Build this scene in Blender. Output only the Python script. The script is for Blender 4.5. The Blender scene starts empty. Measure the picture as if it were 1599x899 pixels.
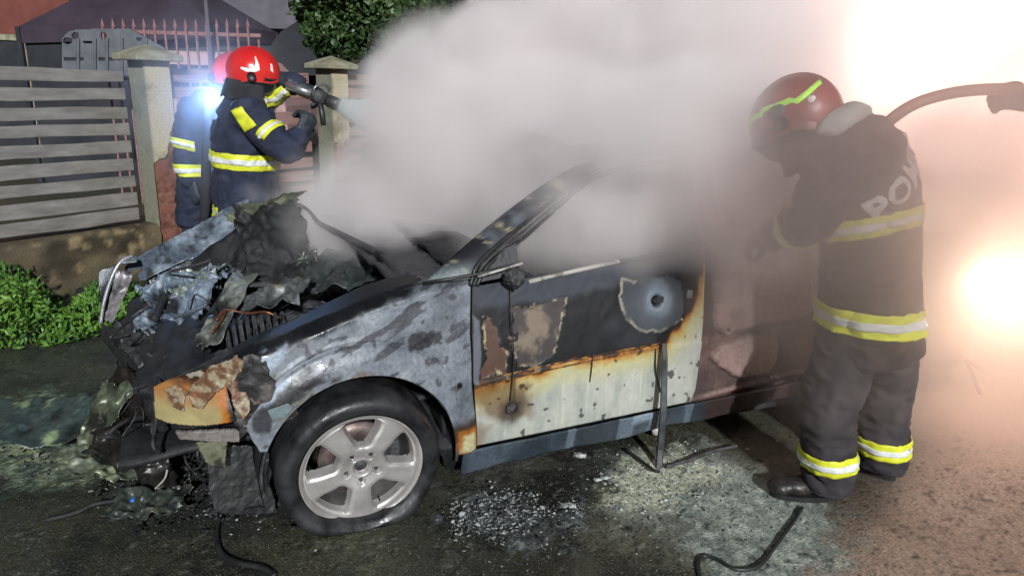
import bpy, bmesh, math, random
import numpy as np
from math import sin, cos, pi, radians, atan2, sqrt
from mathutils import Vector, Matrix
from mathutils.bvhtree import BVHTree

rng = np.random.default_rng(7)
random.seed(7)
sc = bpy.context.scene
COL = sc.collection

# ------------------------------------------------------------------ camera
H, TH, FPX, RO = 1.61, radians(16.05), 1104.0, radians(1.78)
fw = np.array([0, cos(TH), -sin(TH)]); _r = np.array([1.0, 0, 0]); _u = np.cross(_r, fw)
RT = _r * cos(RO) + _u * sin(RO); UP = -_r * sin(RO) + _u * cos(RO); EYE = np.array([0, 0, H])
cam = bpy.data.cameras.new('camera'); co = bpy.data.objects.new('camera', cam); COL.objects.link(co)
cam.sensor_width = 36.0; cam.lens = 36.0 * FPX / 1599.0; cam.clip_end = 2000; cam.clip_start = 0.05
M = Matrix(((RT[0], UP[0], -fw[0], EYE[0]), (RT[1], UP[1], -fw[1], EYE[1]), (RT[2], UP[2], -fw[2], EYE[2]), (0, 0, 0, 1)))
co.matrix_world = M
sc.camera = co

# ------------------------------------------------------------------ world, sun, exposure
SUN_DIR = Vector((-0.22, 0.87, -0.44)).normalized()       # direction the light travels
SUN_STRENGTH = 3.8
SKY_STRENGTH = 0.009
wd = bpy.data.worlds.new('World'); sc.world = wd; wd.use_nodes = True
wn = wd.node_tree.nodes; wl = wd.node_tree.links
sky = wn.new('ShaderNodeTexSky'); sky.sky_type = 'NISHITA'; sky.sun_disc = False
sky.sun_elevation = math.asin(-SUN_DIR.z); sky.sun_rotation = atan2(-SUN_DIR.x, -SUN_DIR.y)
hs = wn.new('ShaderNodeHueSaturation'); hs.inputs['Saturation'].default_value = 0.75
wl.new(sky.outputs[0], hs.inputs['Color']); wl.new(hs.outputs[0], wn['Background'].inputs['Color'])
wn['Background'].inputs['Strength'].default_value = SKY_STRENGTH
sl = bpy.data.lights.new('key_light', 'SUN'); sl.energy = SUN_STRENGTH; sl.angle = radians(2.5); sl.color = (0.96, 0.98, 1.0)
so = bpy.data.objects.new('key_light', sl); COL.objects.link(so)
so.rotation_euler = SUN_DIR.to_track_quat('-Z', 'Y').to_euler()
sc.view_settings.view_transform = 'Standard'; sc.view_settings.look = 'None'
sc.view_settings.exposure = 0.12; sc.view_settings.gamma = 1.0
cy = sc.cycles
cy.use_denoising = True
try: cy.denoiser = 'OPENIMAGEDENOISE'
except Exception: pass
cy.max_bounces = 12; cy.diffuse_bounces = 2; cy.glossy_bounces = 2; cy.transmission_bounces = 2
cy.volume_bounces = 8; cy.transparent_max_bounces = 8
cy.volume_step_rate = 1.5; cy.volume_max_steps = 160
cy.use_adaptive_sampling = True; cy.adaptive_threshold = 0.02
cy.sample_clamp_indirect = 6.0

# ------------------------------------------------------------------ geometry of the place (tracing helpers)
def ray(px, py): return fw + RT * (px - 799.5) / FPX - UP * (py - 449.5) / FPX
def W(px, py, Y):
    d = ray(px, py); return EYE + d * (Y / d[1])
def G(px, py, z=0.0):
    d = ray(px, py); return EYE + d * ((z - H) / d[2])
PSI = radians(65.44); A_CAR = pi / 2 - PSI; PIT = 0.0224
C0 = np.array([-0.5535, 2.395, 0.0])
car_rot = Matrix.Rotation(A_CAR, 4, 'Z') @ Matrix.Rotation(PIT, 4, 'Y')
EX = np.array(car_rot.to_3x3().col[0]); EY = np.array(car_rot.to_3x3().col[1]); EZ = np.array(car_rot.to_3x3().col[2])
def S(px, py, y=-0.05):
    d = ray(px, py); t = ((C0 - EYE) @ EY + y) / (d @ EY); P = EYE + d * t - C0
    return float(P @ EX), float(P @ EZ)
def CW(x, y, z): return C0 + EX * x + EY * y + EZ * z
def SP(pts, y=-0.05): return [S(a, b, y) for a, b in pts]

# ------------------------------------------------------------------ numpy noise
_tab = rng.random(4096)
def _h(i, j, k): return _tab[((i * 73856093) ^ (j * 19349663) ^ (k * 83492791)) & 4095]
def vnoise(p):
    p = np.asarray(p, float); i = np.floor(p).astype(np.int64); f = p - i; f = f * f * (3 - 2 * f)
    x, y, z = i[..., 0], i[..., 1], i[..., 2]; fx, fy, fz = f[..., 0], f[..., 1], f[..., 2]
    def L(a, b, t): return a + (b - a) * t
    return L(L(L(_h(x, y, z), _h(x+1, y, z), fx), L(_h(x, y+1, z), _h(x+1, y+1, z), fx), fy),
             L(L(_h(x, y, z+1), _h(x+1, y, z+1), fx), L(_h(x, y+1, z+1), _h(x+1, y+1, z+1), fx), fy), fz) * 2 - 1
def fbm(p, o=4, g=0.5):
    p = np.asarray(p, float); s = 0; a = 1; n = 0
    for k in range(o):
        s = s + a * vnoise(p * (2.03 ** k) + 17.3 * k); n += a; a *= g
    return s / n
def n2(X, Z, f, o=4, seed=0.0): return fbm(np.stack([X * f + seed, Z * f - seed, np.full_like(X, seed * 1.7 + .5)], -1), o)
def sst(a, b, x):
    t = np.clip((x - a) / (b - a), 0, 1); return t * t * (3 - 2 * t)
def sdf(poly, X, Z):
    P = np.array(poly, float); n = len(P); d = np.full(X.shape, 1e9); ins = np.zeros(X.shape, bool)
    for i in range(n):
        a = P[i]; b = P[(i + 1) % n]; e = b - a
        wx, wz = X - a[0], Z - a[1]
        t = np.clip((wx * e[0] + wz * e[1]) / max(e @ e, 1e-12), 0, 1)
        d = np.minimum(d, (wx - t * e[0]) ** 2 + (wz - t * e[1]) ** 2)
        c = ((a[1] > Z) != (b[1] > Z)) & (X < (b[0] - a[0]) * (Z - a[1]) / (b[1] - a[1] + 1e-12) + a[0]); ins ^= c
    d = np.sqrt(d); return np.where(ins, -d, d)
def sR(r, g, b):
    f = lambda c: (c / 255 / 12.92) if c / 255 <= .04045 else ((c / 255 + .055) / 1.055) ** 2.4
    return np.array([f(r), f(g), f(b)])
def mixc(c, col, f): return c * (1 - f[..., None]) + np.array(col) * f[..., None]

# ------------------------------------------------------------------ tagging / linking
def props(o, label=None, cat=None, group=None, kind=None):
    if label: o['label'] = label
    if cat: o['category'] = cat
    if group: o['group'] = group
    if kind: o['kind'] = kind
    return o
def empty(name, loc=(0, 0, 0), rz=0.0, parent=None):
    o = bpy.data.objects.new(name, None); COL.objects.link(o); o.location = loc; o.rotation_euler = (0, 0, rz)
    o.empty_display_size = .1
    if parent: o.parent = parent
    return o
def link(name, me, m=None, parent=None, smooth=False):
    o = bpy.data.objects.new(name, me); COL.objects.link(o)
    if m is not None: me.materials.append(m)
    if parent is not None: o.parent = parent
    if smooth: me.polygons.foreach_set('use_smooth', [True] * len(me.polygons))
    return o
def pydata(name, v, f, m=None, parent=None, smooth=False, col=None, rgh=None):
    me = bpy.data.meshes.new(name); me.from_pydata([tuple(map(float, p)) for p in v], [], [tuple(map(int, q)) for q in f]); 
    if col is not None:
        at = me.color_attributes.new('Col', 'FLOAT_COLOR', 'POINT')
        c = np.ones((len(v), 4)); c[:, :3] = np.clip(col.reshape(-1, 3), 0.002, 1); at.data.foreach_set('color', c.ravel())
    if rgh is not None:
        at = me.attributes.new('Rgh', 'FLOAT', 'POINT'); at.data.foreach_set('value', np.clip(rgh.ravel(), .05, 1))
    me.update(); return link(name, me, m, parent, smooth)
def solid(o, t, off=-1):
    md = o.modifiers.new('thickness', 'SOLIDIFY'); md.thickness = t; md.offset = off; return o
def bevel(o, w, s=2):
    md = o.modifiers.new('bevel', 'BEVEL'); md.width = w; md.segments = s; md.limit_method = 'ANGLE'; md.angle_limit = radians(35); return o
def grid(name, P, m, parent=None, keep=None, col=None, rgh=None, thick=0, smooth=True):
    n, k = P.shape[:2]; idx = np.arange(n * k).reshape(n, k)
    F = np.stack([idx[:-1, :-1], idx[1:, :-1], idx[1:, 1:], idx[:-1, 1:]], -1).reshape(-1, 4)
    if keep is not None:
        kf = (keep[:-1, :-1] & keep[1:, :-1] & keep[1:, 1:] & keep[:-1, 1:]).reshape(-1); F = F[kf]
    V = P.reshape(-1, 3); c = None if col is None else col.reshape(-1, 3); r = None if rgh is None else rgh.reshape(-1)
    used = np.unique(F); mp = -np.ones(len(V), int); mp[used] = np.arange(len(used)); V = V[used]; F = mp[F]
    if c is not None: c = c[used]
    if r is not None: r = r[used]
    o = pydata(name, V, F, m, parent, smooth, c, r)
    if thick: solid(o, thick, 0)
    return o
class MB:
    def __init__(s): s.v = []; s.f = []
    def add(s, v, f):
        n = len(s.v); s.v += [tuple(p) for p in v]; s.f += [tuple(i + n for i in q) for q in f]; return s
    def box(s, a, b, rot=None, c=None):
        a = np.array(a, float); b = np.array(b, float)
        v = [np.array([x, y, z]) for z in (a[2], b[2]) for y in (a[1], b[1]) for x in (a[0], b[0])]
        if rot is not None:
            c = np.array(c if c is not None else (a + b) / 2); R3 = np.array(rot); v = [R3 @ (p - c) + c for p in v]
        return s.add(v, [(0, 2, 3, 1), (4, 5, 7, 6), (0, 1, 5, 4), (2, 6, 7, 3), (0, 4, 6, 2), (1, 3, 7, 5)])
    def tube(s, pts, r, n=8, cap=True):
        pts = [np.array(p, float) for p in pts]; rr = r if hasattr(r, '__len__') else [r] * len(pts); rings = []
        up = None; v = []
        for i, p in enumerate(pts):
            t = (pts[min(i + 1, len(pts) - 1)] - pts[max(i - 1, 0)]); t = t / (np.linalg.norm(t) + 1e-9)
            if up is None:
                up = np.array([0, 0, 1.]) if abs(t[2]) < .9 else np.array([1., 0, 0])
            a = np.cross(t, up); a /= np.linalg.norm(a) + 1e-9; b = np.cross(a, t); up = b
            for k in range(n):
                an = 2 * pi * k / n; v.append(p + (a * cos(an) + b * sin(an)) * rr[i])
        f = [(i * n + k, i * n + (k + 1) % n, (i + 1) * n + (k + 1) % n, (i + 1) * n + k) for i in range(len(pts) - 1) for k in range(n)]
        if cap: f += [tuple(range(n - 1, -1, -1)), tuple((len(pts) - 1) * n + k for k in range(n))]
        return s.add(v, f)
    def lathe(s, prof, n=32, c=(0, 0, 0), axis='y', a0=0, a1=2 * pi):
        full = abs(a1 - a0 - 2 * pi) < 1e-6; m = n if full else n + 1; v = []
        for (r, h) in prof:
            for k in range(m):
                an = a0 + (a1 - a0) * k / n; x, z = r * cos(an), r * sin(an)
                q = (x, h, z) if axis == 'y' else (x, z, h)
                v.append((q[0] + c[0], q[1] + c[1], q[2] + c[2]))
        f = []
        for i in range(len(prof) - 1):
            for k in range(n):
                k2 = (k + 1) % m; f.append((i * m + k, i * m + k2, (i + 1) * m + k2, (i + 1) * m + k))
        return s.add(v, f)
    def build(s, name, m, parent=None, smooth=False): return pydata(name, s.v, s.f, m, parent, smooth)
def spline(pts, n=8):
    P = [np.array(p, float) for p in pts]; P = [2 * P[0] - P[1]] + P + [2 * P[-1] - P[-2]]; out = []
    for i in range(1, len(P) - 2):
        for k in range(n):
            t = k / n; a, b, c, d = P[i-1], P[i], P[i+1], P[i+2]
            out.append(.5 * ((2 * b) + (c - a) * t + (2 * a - 5 * b + 4 * c - d) * t * t + (3 * b - a - 3 * c + d) * t ** 3))
    out.append(P[-2]); return out

# ------------------------------------------------------------------ materials
def mat(name, c1, c2=None, rough=.6, metal=0.0, scale=12, bump=.15, bscale=60, detail=5, rough2=None, spec=None, attr=False, var=.25, contrast=(.35, .65), emit=None, bdist=.01, streak=None, gain=1.0):
    m = bpy.data.materials.new(name); m.use_nodes = True; nt = m.node_tree; N = nt.nodes; L = nt.links
    b = N['Principled BSDF']; tc = N.new('ShaderNodeTexCoord'); vec = tc.outputs['Object']
    if streak:
        mp = N.new('ShaderNodeMapping'); mp.inputs['Scale'].default_value = streak; L.new(vec, mp.inputs['Vector']); vec = mp.outputs[0]
    nz = N.new('ShaderNodeTexNoise'); nz.inputs['Scale'].default_value = scale; nz.inputs['Detail'].default_value = detail; nz.inputs['Roughness'].default_value = .6
    L.new(vec, nz.inputs['Vector'])
    mr = N.new('ShaderNodeMapRange'); mr.inputs[1].default_value = contrast[0]; mr.inputs[2].default_value = contrast[1]; L.new(nz.outputs['Fac'], mr.inputs[0])
    if attr:
        at = N.new('ShaderNodeAttribute'); at.attribute_name = 'Col'
        m2 = N.new('ShaderNodeMapRange'); m2.inputs[3].default_value = (1 - var) * gain; m2.inputs[4].default_value = (1 + var) * gain; L.new(mr.outputs[0], m2.inputs[0])
        sc_ = N.new('ShaderNodeVectorMath'); sc_.operation = 'SCALE'; L.new(at.outputs['Color'], sc_.inputs[0]); L.new(m2.outputs[0], sc_.inputs['Scale'])
        L.new(sc_.outputs[0], b.inputs['Base Color'])
        ar = N.new('ShaderNodeAttribute'); ar.attribute_name = 'Rgh'; L.new(ar.outputs['Fac'], b.inputs['Roughness'])
    else:
        c2 = c1 if c2 is None else c2
        mx = N.new('ShaderNodeMix'); mx.data_type = 'RGBA'; L.new(mr.outputs[0], mx.inputs[0])
        mx.inputs[6].default_value = (*c1, 1); mx.inputs[7].default_value = (*c2, 1); L.new(mx.outputs[2], b.inputs['Base Color'])
        if rough2 is None: b.inputs['Roughness'].default_value = rough
        else:
            m2 = N.new('ShaderNodeMapRange'); m2.inputs[3].default_value = rough; m2.inputs[4].default_value = rough2; L.new(mr.outputs[0], m2.inputs[0]); L.new(m2.outputs[0], b.inputs['Roughness'])
    b.inputs['Metallic'].default_value = metal
    if spec is not None: b.inputs['Specular IOR Level'].default_value = spec
    if bump:
        nb = N.new('ShaderNodeTexNoise'); nb.inputs['Scale'].default_value = bscale; nb.inputs['Detail'].default_value = 6; L.new(vec, nb.inputs['Vector'])
        bm_ = N.new('ShaderNodeBump'); bm_.inputs['Strength'].default_value = bump; bm_.inputs['Distance'].default_value = bdist
        L.new(nb.outputs['Fac'], bm_.inputs['Height']); L.new(bm_.outputs[0], b.inputs['Normal'])
    if emit is not None:
        b.inputs['Emission Color'].default_value = (*emit[0], 1); b.inputs['Emission Strength'].default_value = emit[1]
    return m
MT = {}
MT['ground'] = mat('wet_asphalt', (0, 0, 0), attr=True, scale=75, var=.5, bump=1.0, bscale=150, bdist=.010, contrast=(.3, .7))
def grit(m):
    nt = m.node_tree; N = nt.nodes; L = nt.links; b = N['Principled BSDF']; src = b.inputs['Base Color'].links[0].from_socket; tc = N.new('ShaderNodeTexCoord')
    for sc_, thr, colr, dens in ((95, .20, (.36, .37, .34, 1), .90), (60, .24, (.01, .01, .01, 1), .70), (210, .28, (.5, .5, .46, 1), .90)):
        v = N.new('ShaderNodeTexVoronoi'); v.inputs['Scale'].default_value = sc_; L.new(tc.outputs['Object'], v.inputs['Vector'])
        lt = N.new('ShaderNodeMath'); lt.operation = 'LESS_THAN'; L.new(v.outputs['Distance'], lt.inputs[0]); lt.inputs[1].default_value = thr
        sx = N.new('ShaderNodeSeparateColor'); L.new(v.outputs['Color'], sx.inputs[0]); gt = N.new('ShaderNodeMath'); gt.operation = 'GREATER_THAN'; L.new(sx.outputs[0], gt.inputs[0]); gt.inputs[1].default_value = dens
        ml = N.new('ShaderNodeMath'); ml.operation = 'MULTIPLY'; L.new(lt.outputs[0], ml.inputs[0]); L.new(gt.outputs[0], ml.inputs[1]); m2 = N.new('ShaderNodeMath'); m2.operation = 'MULTIPLY'; L.new(ml.outputs[0], m2.inputs[0]); m2.inputs[1].default_value = .75
        mx = N.new('ShaderNodeMix'); mx.data_type = 'RGBA'; L.new(m2.outputs[0], mx.inputs[0]); L.new(src, mx.inputs[6]); mx.inputs[7].default_value = colr; src = mx.outputs[2]
    L.new(src, b.inputs['Base Color'])
grit(MT['ground'])
MT['panel'] = mat('burnt_paint', (0, 0, 0), attr=True, gain=.86, scale=70, var=.2, bump=.3, bscale=90, bdist=.004)
MT['door'] = mat('scorched_door_paint', (0, 0, 0), attr=True, gain=.88, scale=40, var=.07, bump=.12, bscale=50, bdist=.004)
MT['sheet'] = mat('scorched_metal', (0, 0, 0), attr=True, scale=40, var=.35, bump=.4, bscale=80, bdist=.004); MT['sheet'].node_tree.nodes['Principled BSDF'].inputs['Metallic'].default_value = .25
MT['char'] = mat('charred_black', (.008, .008, .009), (.030, .030, .032), rough=.7, bump=.5, bscale=50)
MT['soot'] = mat('sooty_steel', (.02, .02, .022), (.07, .07, .075), rough=.45, rough2=.8, scale=25, bump=.4)
MT['plastic'] = mat('melted_plastic', (.03, .032, .035), (.10, .11, .12), rough=.3, rough2=.65, scale=9, bump=.3, bscale=30)
MT['tyre'] = mat('scorched_tyre_rubber', (.010, .010, .011), (.032, .032, .034), rough=.25, rough2=.65, scale=9, bump=.25, bscale=40)
MT['alloy'] = mat('dull_silver_alloy', (.42, .40, .38), (.58, .56, .54), rough=.32, rough2=.5, metal=.55, scale=7, bump=.05, bscale=90)
MT['alloy_dark'] = mat('dark_wheel_barrel', (.07, .07, .07), (.22, .21, .2), rough=.5, metal=.5, scale=8)  # darker metal for the barrel behind the spokes
MT['disc'] = mat('heat_stained_brake_disc', (.12, .08, .07), (.25, .2, .18), rough=.5, metal=.6, scale=15)
MT['plank'] = mat('grey_weathered_plank', (.11, .103, .09), (.28, .262, .232), rough=.85, scale=3, bump=.5, bscale=9, streak=(1.6, 5, 5), contrast=(.2, .75))
MT['plank_red'] = mat('reddish_weathered_plank', (.20, .10, .085), (.36, .22, .19), rough=.85, scale=5, bump=.5, bscale=12, streak=(1.2, 9, 14))
MT['cap'] = mat('mossy_concrete_cap', (.16, .16, .09), (.36, .34, .25), rough=.9, scale=9, bump=.5, bscale=40)
MT['basewall'] = mat('rough_cement', (.055, .045, .03), (.17, .14, .095), rough=.95, scale=5, bump=1, bscale=14, bdist=.04)
MT['stone'] = mat('rubble_stone', (.09, .075, .05), (.20, .17, .12), rough=.95, scale=6, bump=1, bscale=18, bdist=.03)
MT['leaf'] = mat('green_leaf', (.02, .07, .012), (.07, .15, .03), rough=.5, scale=3, bump=0)
MT['leaf_dark'] = mat('dark_tree_leaf', (.018, .045, .012), (.07, .12, .035), rough=.45, scale=2.5, bump=0)
MT['grass'] = mat('bright_weed', (.035, .11, .012), (.14, .28, .035), rough=.5, scale=4, bump=0)
MT['bark'] = mat('bark', (.05, .04, .03), (.12, .1, .08), rough=.9, scale=8, bump=.8)
MT['navy'] = mat('navy_turnout_cloth', (.009, .013, .032), (.026, .034, .066), rough=.85, scale=9, bump=.35, bscale=240, bdist=.003)
MT['brown'] = mat('haze_tinted_turnout_cloth', (.016, .015, .019), (.052, .045, .048), rough=.9, scale=7, bump=.35, bscale=240, bdist=.003)  # brown cast of the lit haze put into the dark cloth
MT['hood'] = mat('flash_hood_cloth', (.012, .012, .014), (.025, .025, .03), rough=.9, bump=.3)
MT['yellow'] = mat('fluorescent_yellow_tape', (.62, .66, .02), (.72, .74, .05), rough=.55, scale=30, bump=.1, emit=None)
MT['silver'] = mat('silver_reflective_tape', (.62, .64, .62), (.78, .8, .78), rough=.35, scale=40, bump=.15, bscale=200)
MT['red'] = mat('red_helmet_shell', (.55, .012, .012), (.66, .025, .02), rough=.22, scale=5, bump=.0)
MT['red_dark'] = mat('dark_red_helmet_shell', (.12, .012, .014), (.24, .02, .02), rough=.4, scale=6, bump=.02)  # darker red for the right firefighter's helmet
MT['black'] = mat('black_rubber', (.012, .012, .013), (.03, .03, .03), rough=.45, bump=.1)
MT['boot'] = mat('black_boot_leather', (.012, .011, .011), (.035, .03, .028), rough=.4, bump=.3)
MT['skin'] = mat('skin', (.42, .22, .15), (.5, .28, .2), rough=.5, bump=.05)
MT['glove'] = mat('dark_glove', (.015, .02, .028), (.05, .06, .075), rough=.6, bump=.4, bscale=90)
MT['lime'] = mat('lime_reflective_stripe', (.35, .8, .02), (.42, .85, .05), rough=.4, bump=0)
MT['white'] = mat('white_print', (.7, .7, .68), (.8, .8, .78), rough=.5, bump=0)
MT['lettering'] = mat('grey_white_lettering', (.5, .5, .5), (.66, .66, .66), rough=.5, bump=0)
MT['metal'] = mat('brushed_metal', (.3, .31, .32), (.5, .5, .52), rough=.35, metal=.8, scale=20)
MT['hose'] = mat('red_brown_rubber_hose', (.10, .025, .02), (.16, .05, .04), rough=.6, bump=.1)
MT['picket'] = mat('pink_lit_iron', (.20, .09, .085), (.34, .17, .16), rough=.7, scale=20)  # pink light falling on the iron painted into its colour
MT['vanpaint'] = mat('pink_lit_van_paint', (.42, .27, .25), (.5, .33, .3), rough=.4, scale=3, bump=0)  # pink light on the pale van put into its paint
MT['darkroof'] = mat('dark_tarpaulin', (.030, .020, .032), (.050, .034, .050), rough=.85, scale=2, bump=.3, bscale=6)
MT['red_light_wall'] = mat('red_lit_plaster', (.12, .034, .026), (.18, .055, .04), rough=.9, scale=3)  # red light on the wall painted into the plaster colour
MT['greypanel'] = mat('blue_grey_panel', (.09, .10, .115), (.14, .15, .165), rough=.7, scale=6)
MT['dark'] = mat('dark_cladding', (.015, .018, .022), (.03, .032, .04), rough=.9, scale=3)
MT['eave'] = mat('grey_render', (.09, .085, .105), (.14, .13, .15), rough=.9, scale=3)
MT['glass_dark'] = mat('dark_glass', (.01, .012, .014), rough=.1, bump=0)
MT['ash'] = mat('pale_ash_flake', (.08, .085, .085), (.56, .6, .58), rough=.8, scale=45, bump=.6, bscale=60)
MT['blue'] = mat('blue_plastic', (.02, .16, .5), (.03, .2, .6), rough=.35, bump=0)
MT['foam'] = mat('greenish_melted_plastic', (.05, .055, .045), (.2, .21, .17), rough=.55, rough2=.7, scale=14, bump=.7, bscale=30)

# ================================================================== GROUND
def gp(pts): return [tuple(G(a, b)[:2]) for a, b in pts]
xs = np.concatenate([[-900, -300, -100, -40, -18, -10, -7, -5.5], np.arange(-4.4, 3.6, .0155), [4.5, 6, 9, 18, 40, 100, 300, 900]])
ys = np.concatenate([[-60, -20, -6, -2, 0, .8], np.arange(1.3, 5.8, .0155), [6.5, 8, 11, 16, 30, 80, 250, 900]])
X, Y = np.meshgrid(xs, ys, indexing='ij')
near = sst(-6, -4.2, X) * (1 - sst(3.4, 5, X)) * (1 - sst(5.6, 7, Y))
nA = n2(X, Y, 1.6, 5, 3.1); nB = n2(X, Y, 9, 5, 8.2); nC = n2(X, Y, 40, 3, 1.9)
base = np.ones(X.shape + (3,)) * sR(58, 60, 50)
base = mixc(base, sR(74, 74, 58), sst(-.3, .5, nA))
base = mixc(base, sR(30, 32, 32), sst(.0, .5, nB) * .7)
rgh = .34 + .3 * nB
# coarse brownish asphalt at the right, its warm lamp light painted in paler
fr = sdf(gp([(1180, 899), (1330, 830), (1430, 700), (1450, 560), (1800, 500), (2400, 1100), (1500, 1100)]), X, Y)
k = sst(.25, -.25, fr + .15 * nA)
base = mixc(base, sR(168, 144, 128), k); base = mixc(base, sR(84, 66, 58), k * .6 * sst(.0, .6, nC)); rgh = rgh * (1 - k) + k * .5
# ash and extinguisher residue
def patch(poly, c1, c2, w=.08, amp=.22, f=7, dens=1.0, r=.75, seed=0.):
    global base, rgh
    d = sdf(gp(poly), X, Y); nn = n2(X, Y, f, 5, seed); n3 = n2(X, Y, f * 5, 4, seed + 5)
    k = sst(w, -w, d + amp * nn + amp * .5 * n3) * dens
    c = mixc(np.ones(X.shape + (3,)) * c1, c2, sst(-.25, .4, n3 + .5 * nC))
    base = base * (1 - k[..., None]) + c * k[..., None]; rgh = rgh * (1 - k) + r * k
patch([(930, 720), (1060, 690), (1190, 735), (1330, 800), (1290, 899), (1120, 930), (1000, 830)], sR(122, 132, 127), sR(186, 196, 184), seed=2.2, dens=.9)
patch([(940, 735), (1060, 700), (1130, 740), (1050, 800), (940, 790)], sR(160, 166, 142), sR(226, 230, 206), w=.04, amp=.2, seed=5.2, dens=.9, f=11)
patch([(1160, 740), (1290, 790), (1270, 850), (1180, 850), (1110, 800)], sR(130, 142, 134), sR(185, 196, 184), w=.08, amp=.2, seed=9.2, dens=.8, f=8)
patch([(930, 800), (1060, 810), (1100, 880), (960, 899), (900, 850)], sR(88, 88, 72), sR(128, 130, 112), w=.1, amp=.3, seed=4.4, dens=.6, f=9)
patch([(700, 795), (770, 770), (880, 790), (900, 820), (840, 845), (720, 835)], sR(96, 104, 106), sR(190, 202, 202), w=.03, amp=.2, seed=1.2, dens=.9, f=12)
patch([(660, 760), (760, 700), (900, 680), (930, 720), (870, 760), (760, 765)], sR(60, 60, 56), sR(92, 92, 82), w=.06, amp=.2, seed=7.2, dens=.7)
patch([(-40, 640), (60, 618), (150, 640), (210, 690), (180, 750), (60, 760), (-60, 750)], sR(76, 90, 80), sR(172, 186, 152), w=.05, amp=.25, seed=6.6, dens=.95, f=9, r=.5)
patch([(20, 660), (60, 640), (75, 660), (50, 710), (35, 720)], sR(168, 184, 126), sR(216, 228, 176), w=.02, amp=.12, seed=3.6, dens=.9, f=16)
patch([(470, 860), (560, 830), (640, 850), (700, 899), (500, 930)], sR(56, 60, 46), sR(96, 98, 78), w=.05, amp=.3, seed=8.6, dens=.8, f=9)
# soot ahead of the car, darker ground under it, wet dark band below the sill
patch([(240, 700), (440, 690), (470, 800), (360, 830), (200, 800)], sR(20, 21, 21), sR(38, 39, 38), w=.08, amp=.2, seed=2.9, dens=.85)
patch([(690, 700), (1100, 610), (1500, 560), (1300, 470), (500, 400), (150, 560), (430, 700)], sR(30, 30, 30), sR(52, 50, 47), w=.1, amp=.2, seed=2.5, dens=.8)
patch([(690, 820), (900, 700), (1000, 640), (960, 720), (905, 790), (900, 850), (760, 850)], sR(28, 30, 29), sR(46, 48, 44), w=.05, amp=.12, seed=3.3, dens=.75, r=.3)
wet = sst(.1, .55, n2(X, Y, 2.6, 4, 11.)) * (1 - sst(1.2, 2.2, X))
base = base * (1 - .4 * wet[..., None]); rgh = rgh * (1 - wet) + .18 * wet
sp = n2(X, Y, 60, 2, 4.)                                   # dark crumbs and bright grit
base = mixc(base, sR(20, 20, 20), sst(.38, .52, sp) * .8); base = mixc(base, sR(170, 172, 160), sst(.46, .60, -sp) * .25)
Z = (.006 * nA + .004 * nB + .0018 * nC) * near + .0
Z = Z - .05 * sst(8, 30, np.abs(X)) 
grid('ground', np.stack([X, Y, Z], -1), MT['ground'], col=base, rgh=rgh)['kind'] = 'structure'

# ================================================================== FENCE (left)
FD = np.array([cos(radians(55.27)), sin(radians(55.27)), 0]); FN = np.array([FD[1], -FD[0], 0]); FP = np.array([-2.84, 5.6, 0])
def FW(s, n, z): return FP + FD * s + FN * n + np.array([0, 0, z])
def fence_empty(name): return empty(name, tuple(FP), radians(55.27))
# local frame of these empties: x along the fence, y away from the camera, z up
def fnoise_box(a, b, amp=.006, nx=14, seed=0):
    # a weathered board: a box cut along its length with uneven edges
    a = np.array(a); b = np.array(b); v = []; f = []
    for i in range(nx + 1):
        t = i / nx; x = a[0] + (b[0] - a[0]) * t
        for (y, z) in ((a[1], a[2]), (b[1], a[2]), (b[1], b[2]), (a[1], b[2])):
            o = fbm(np.array([x * 3 + seed, y * 9, z * 11 + seed]), 3)
            v.append((x, y + amp * .7 * o, z + amp * 2 * o))
    for i in range(nx):
        for k in range(4): f.append((i * 4 + k, i * 4 + (k + 1) % 4, (i + 1) * 4 + (k + 1) % 4, (i + 1) * 4 + k))
    f += [(3, 2, 1, 0), tuple(nx * 4 + k for k in range(4))]
    return v, f
def slats(fe, s0, s1, m, zs, seed):
    for i, (z0, z1) in enumerate(zs):
        v, f = fnoise_box((s0, .085, z0), (s1, .112, z1), seed=seed + i * 3.7); o = pydata('slat', v, f, m, fe); bevel(o, .003, 1)
ZS = [(1.535, 1.62), (1.405, 1.49), (1.27, 1.355), (1.15, 1.235), (1.01, 1.10), (.875, .965), (.75, .835), (.60, .705), (.48, .58)]
f1 = props(fence_empty('slat_fence'), 'grey weathered fence section of nine horizontal boards at the far left', 'fence')
slats(f1, -2.9, -.125, MT['plank'], ZS, 1)
for s in (-1.9,): MB().box((s, .115, .3), (s + .05, .15, 1.62)).build('batten', MT['plank'], f1)
f2 = props(fence_empty('slat_fence'), 'reddish fence section between the two posts behind the front firefighters', 'fence')
slats(f2, .14, 1.62, MT['plank_red'], [(1.555, 1.65), (1.42, 1.51), (1.19, 1.30), (1.055, 1.14), (.92, 1.02), (.78, .87), (.65, .74), (.52, .61), (.39, .48)], 40)
MB().box((.9, .115, .25), (.95, .15, 1.6)).build('batten', MT['plank_red'], f2)
f3 = props(fence_empty('slat_fence'), 'reddish fence section running into the smoke right of the second post', 'fence')
slats(f3, 2.06, 5.2, MT['plank_red'], [(1.56, 1.66), (1.42, 1.52), (1.19, 1.30), (1.055, 1.14), (.92, 1.02), (.78, .87), (.65, .74), (.52, .61), (.39, .48)], 80)
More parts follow.
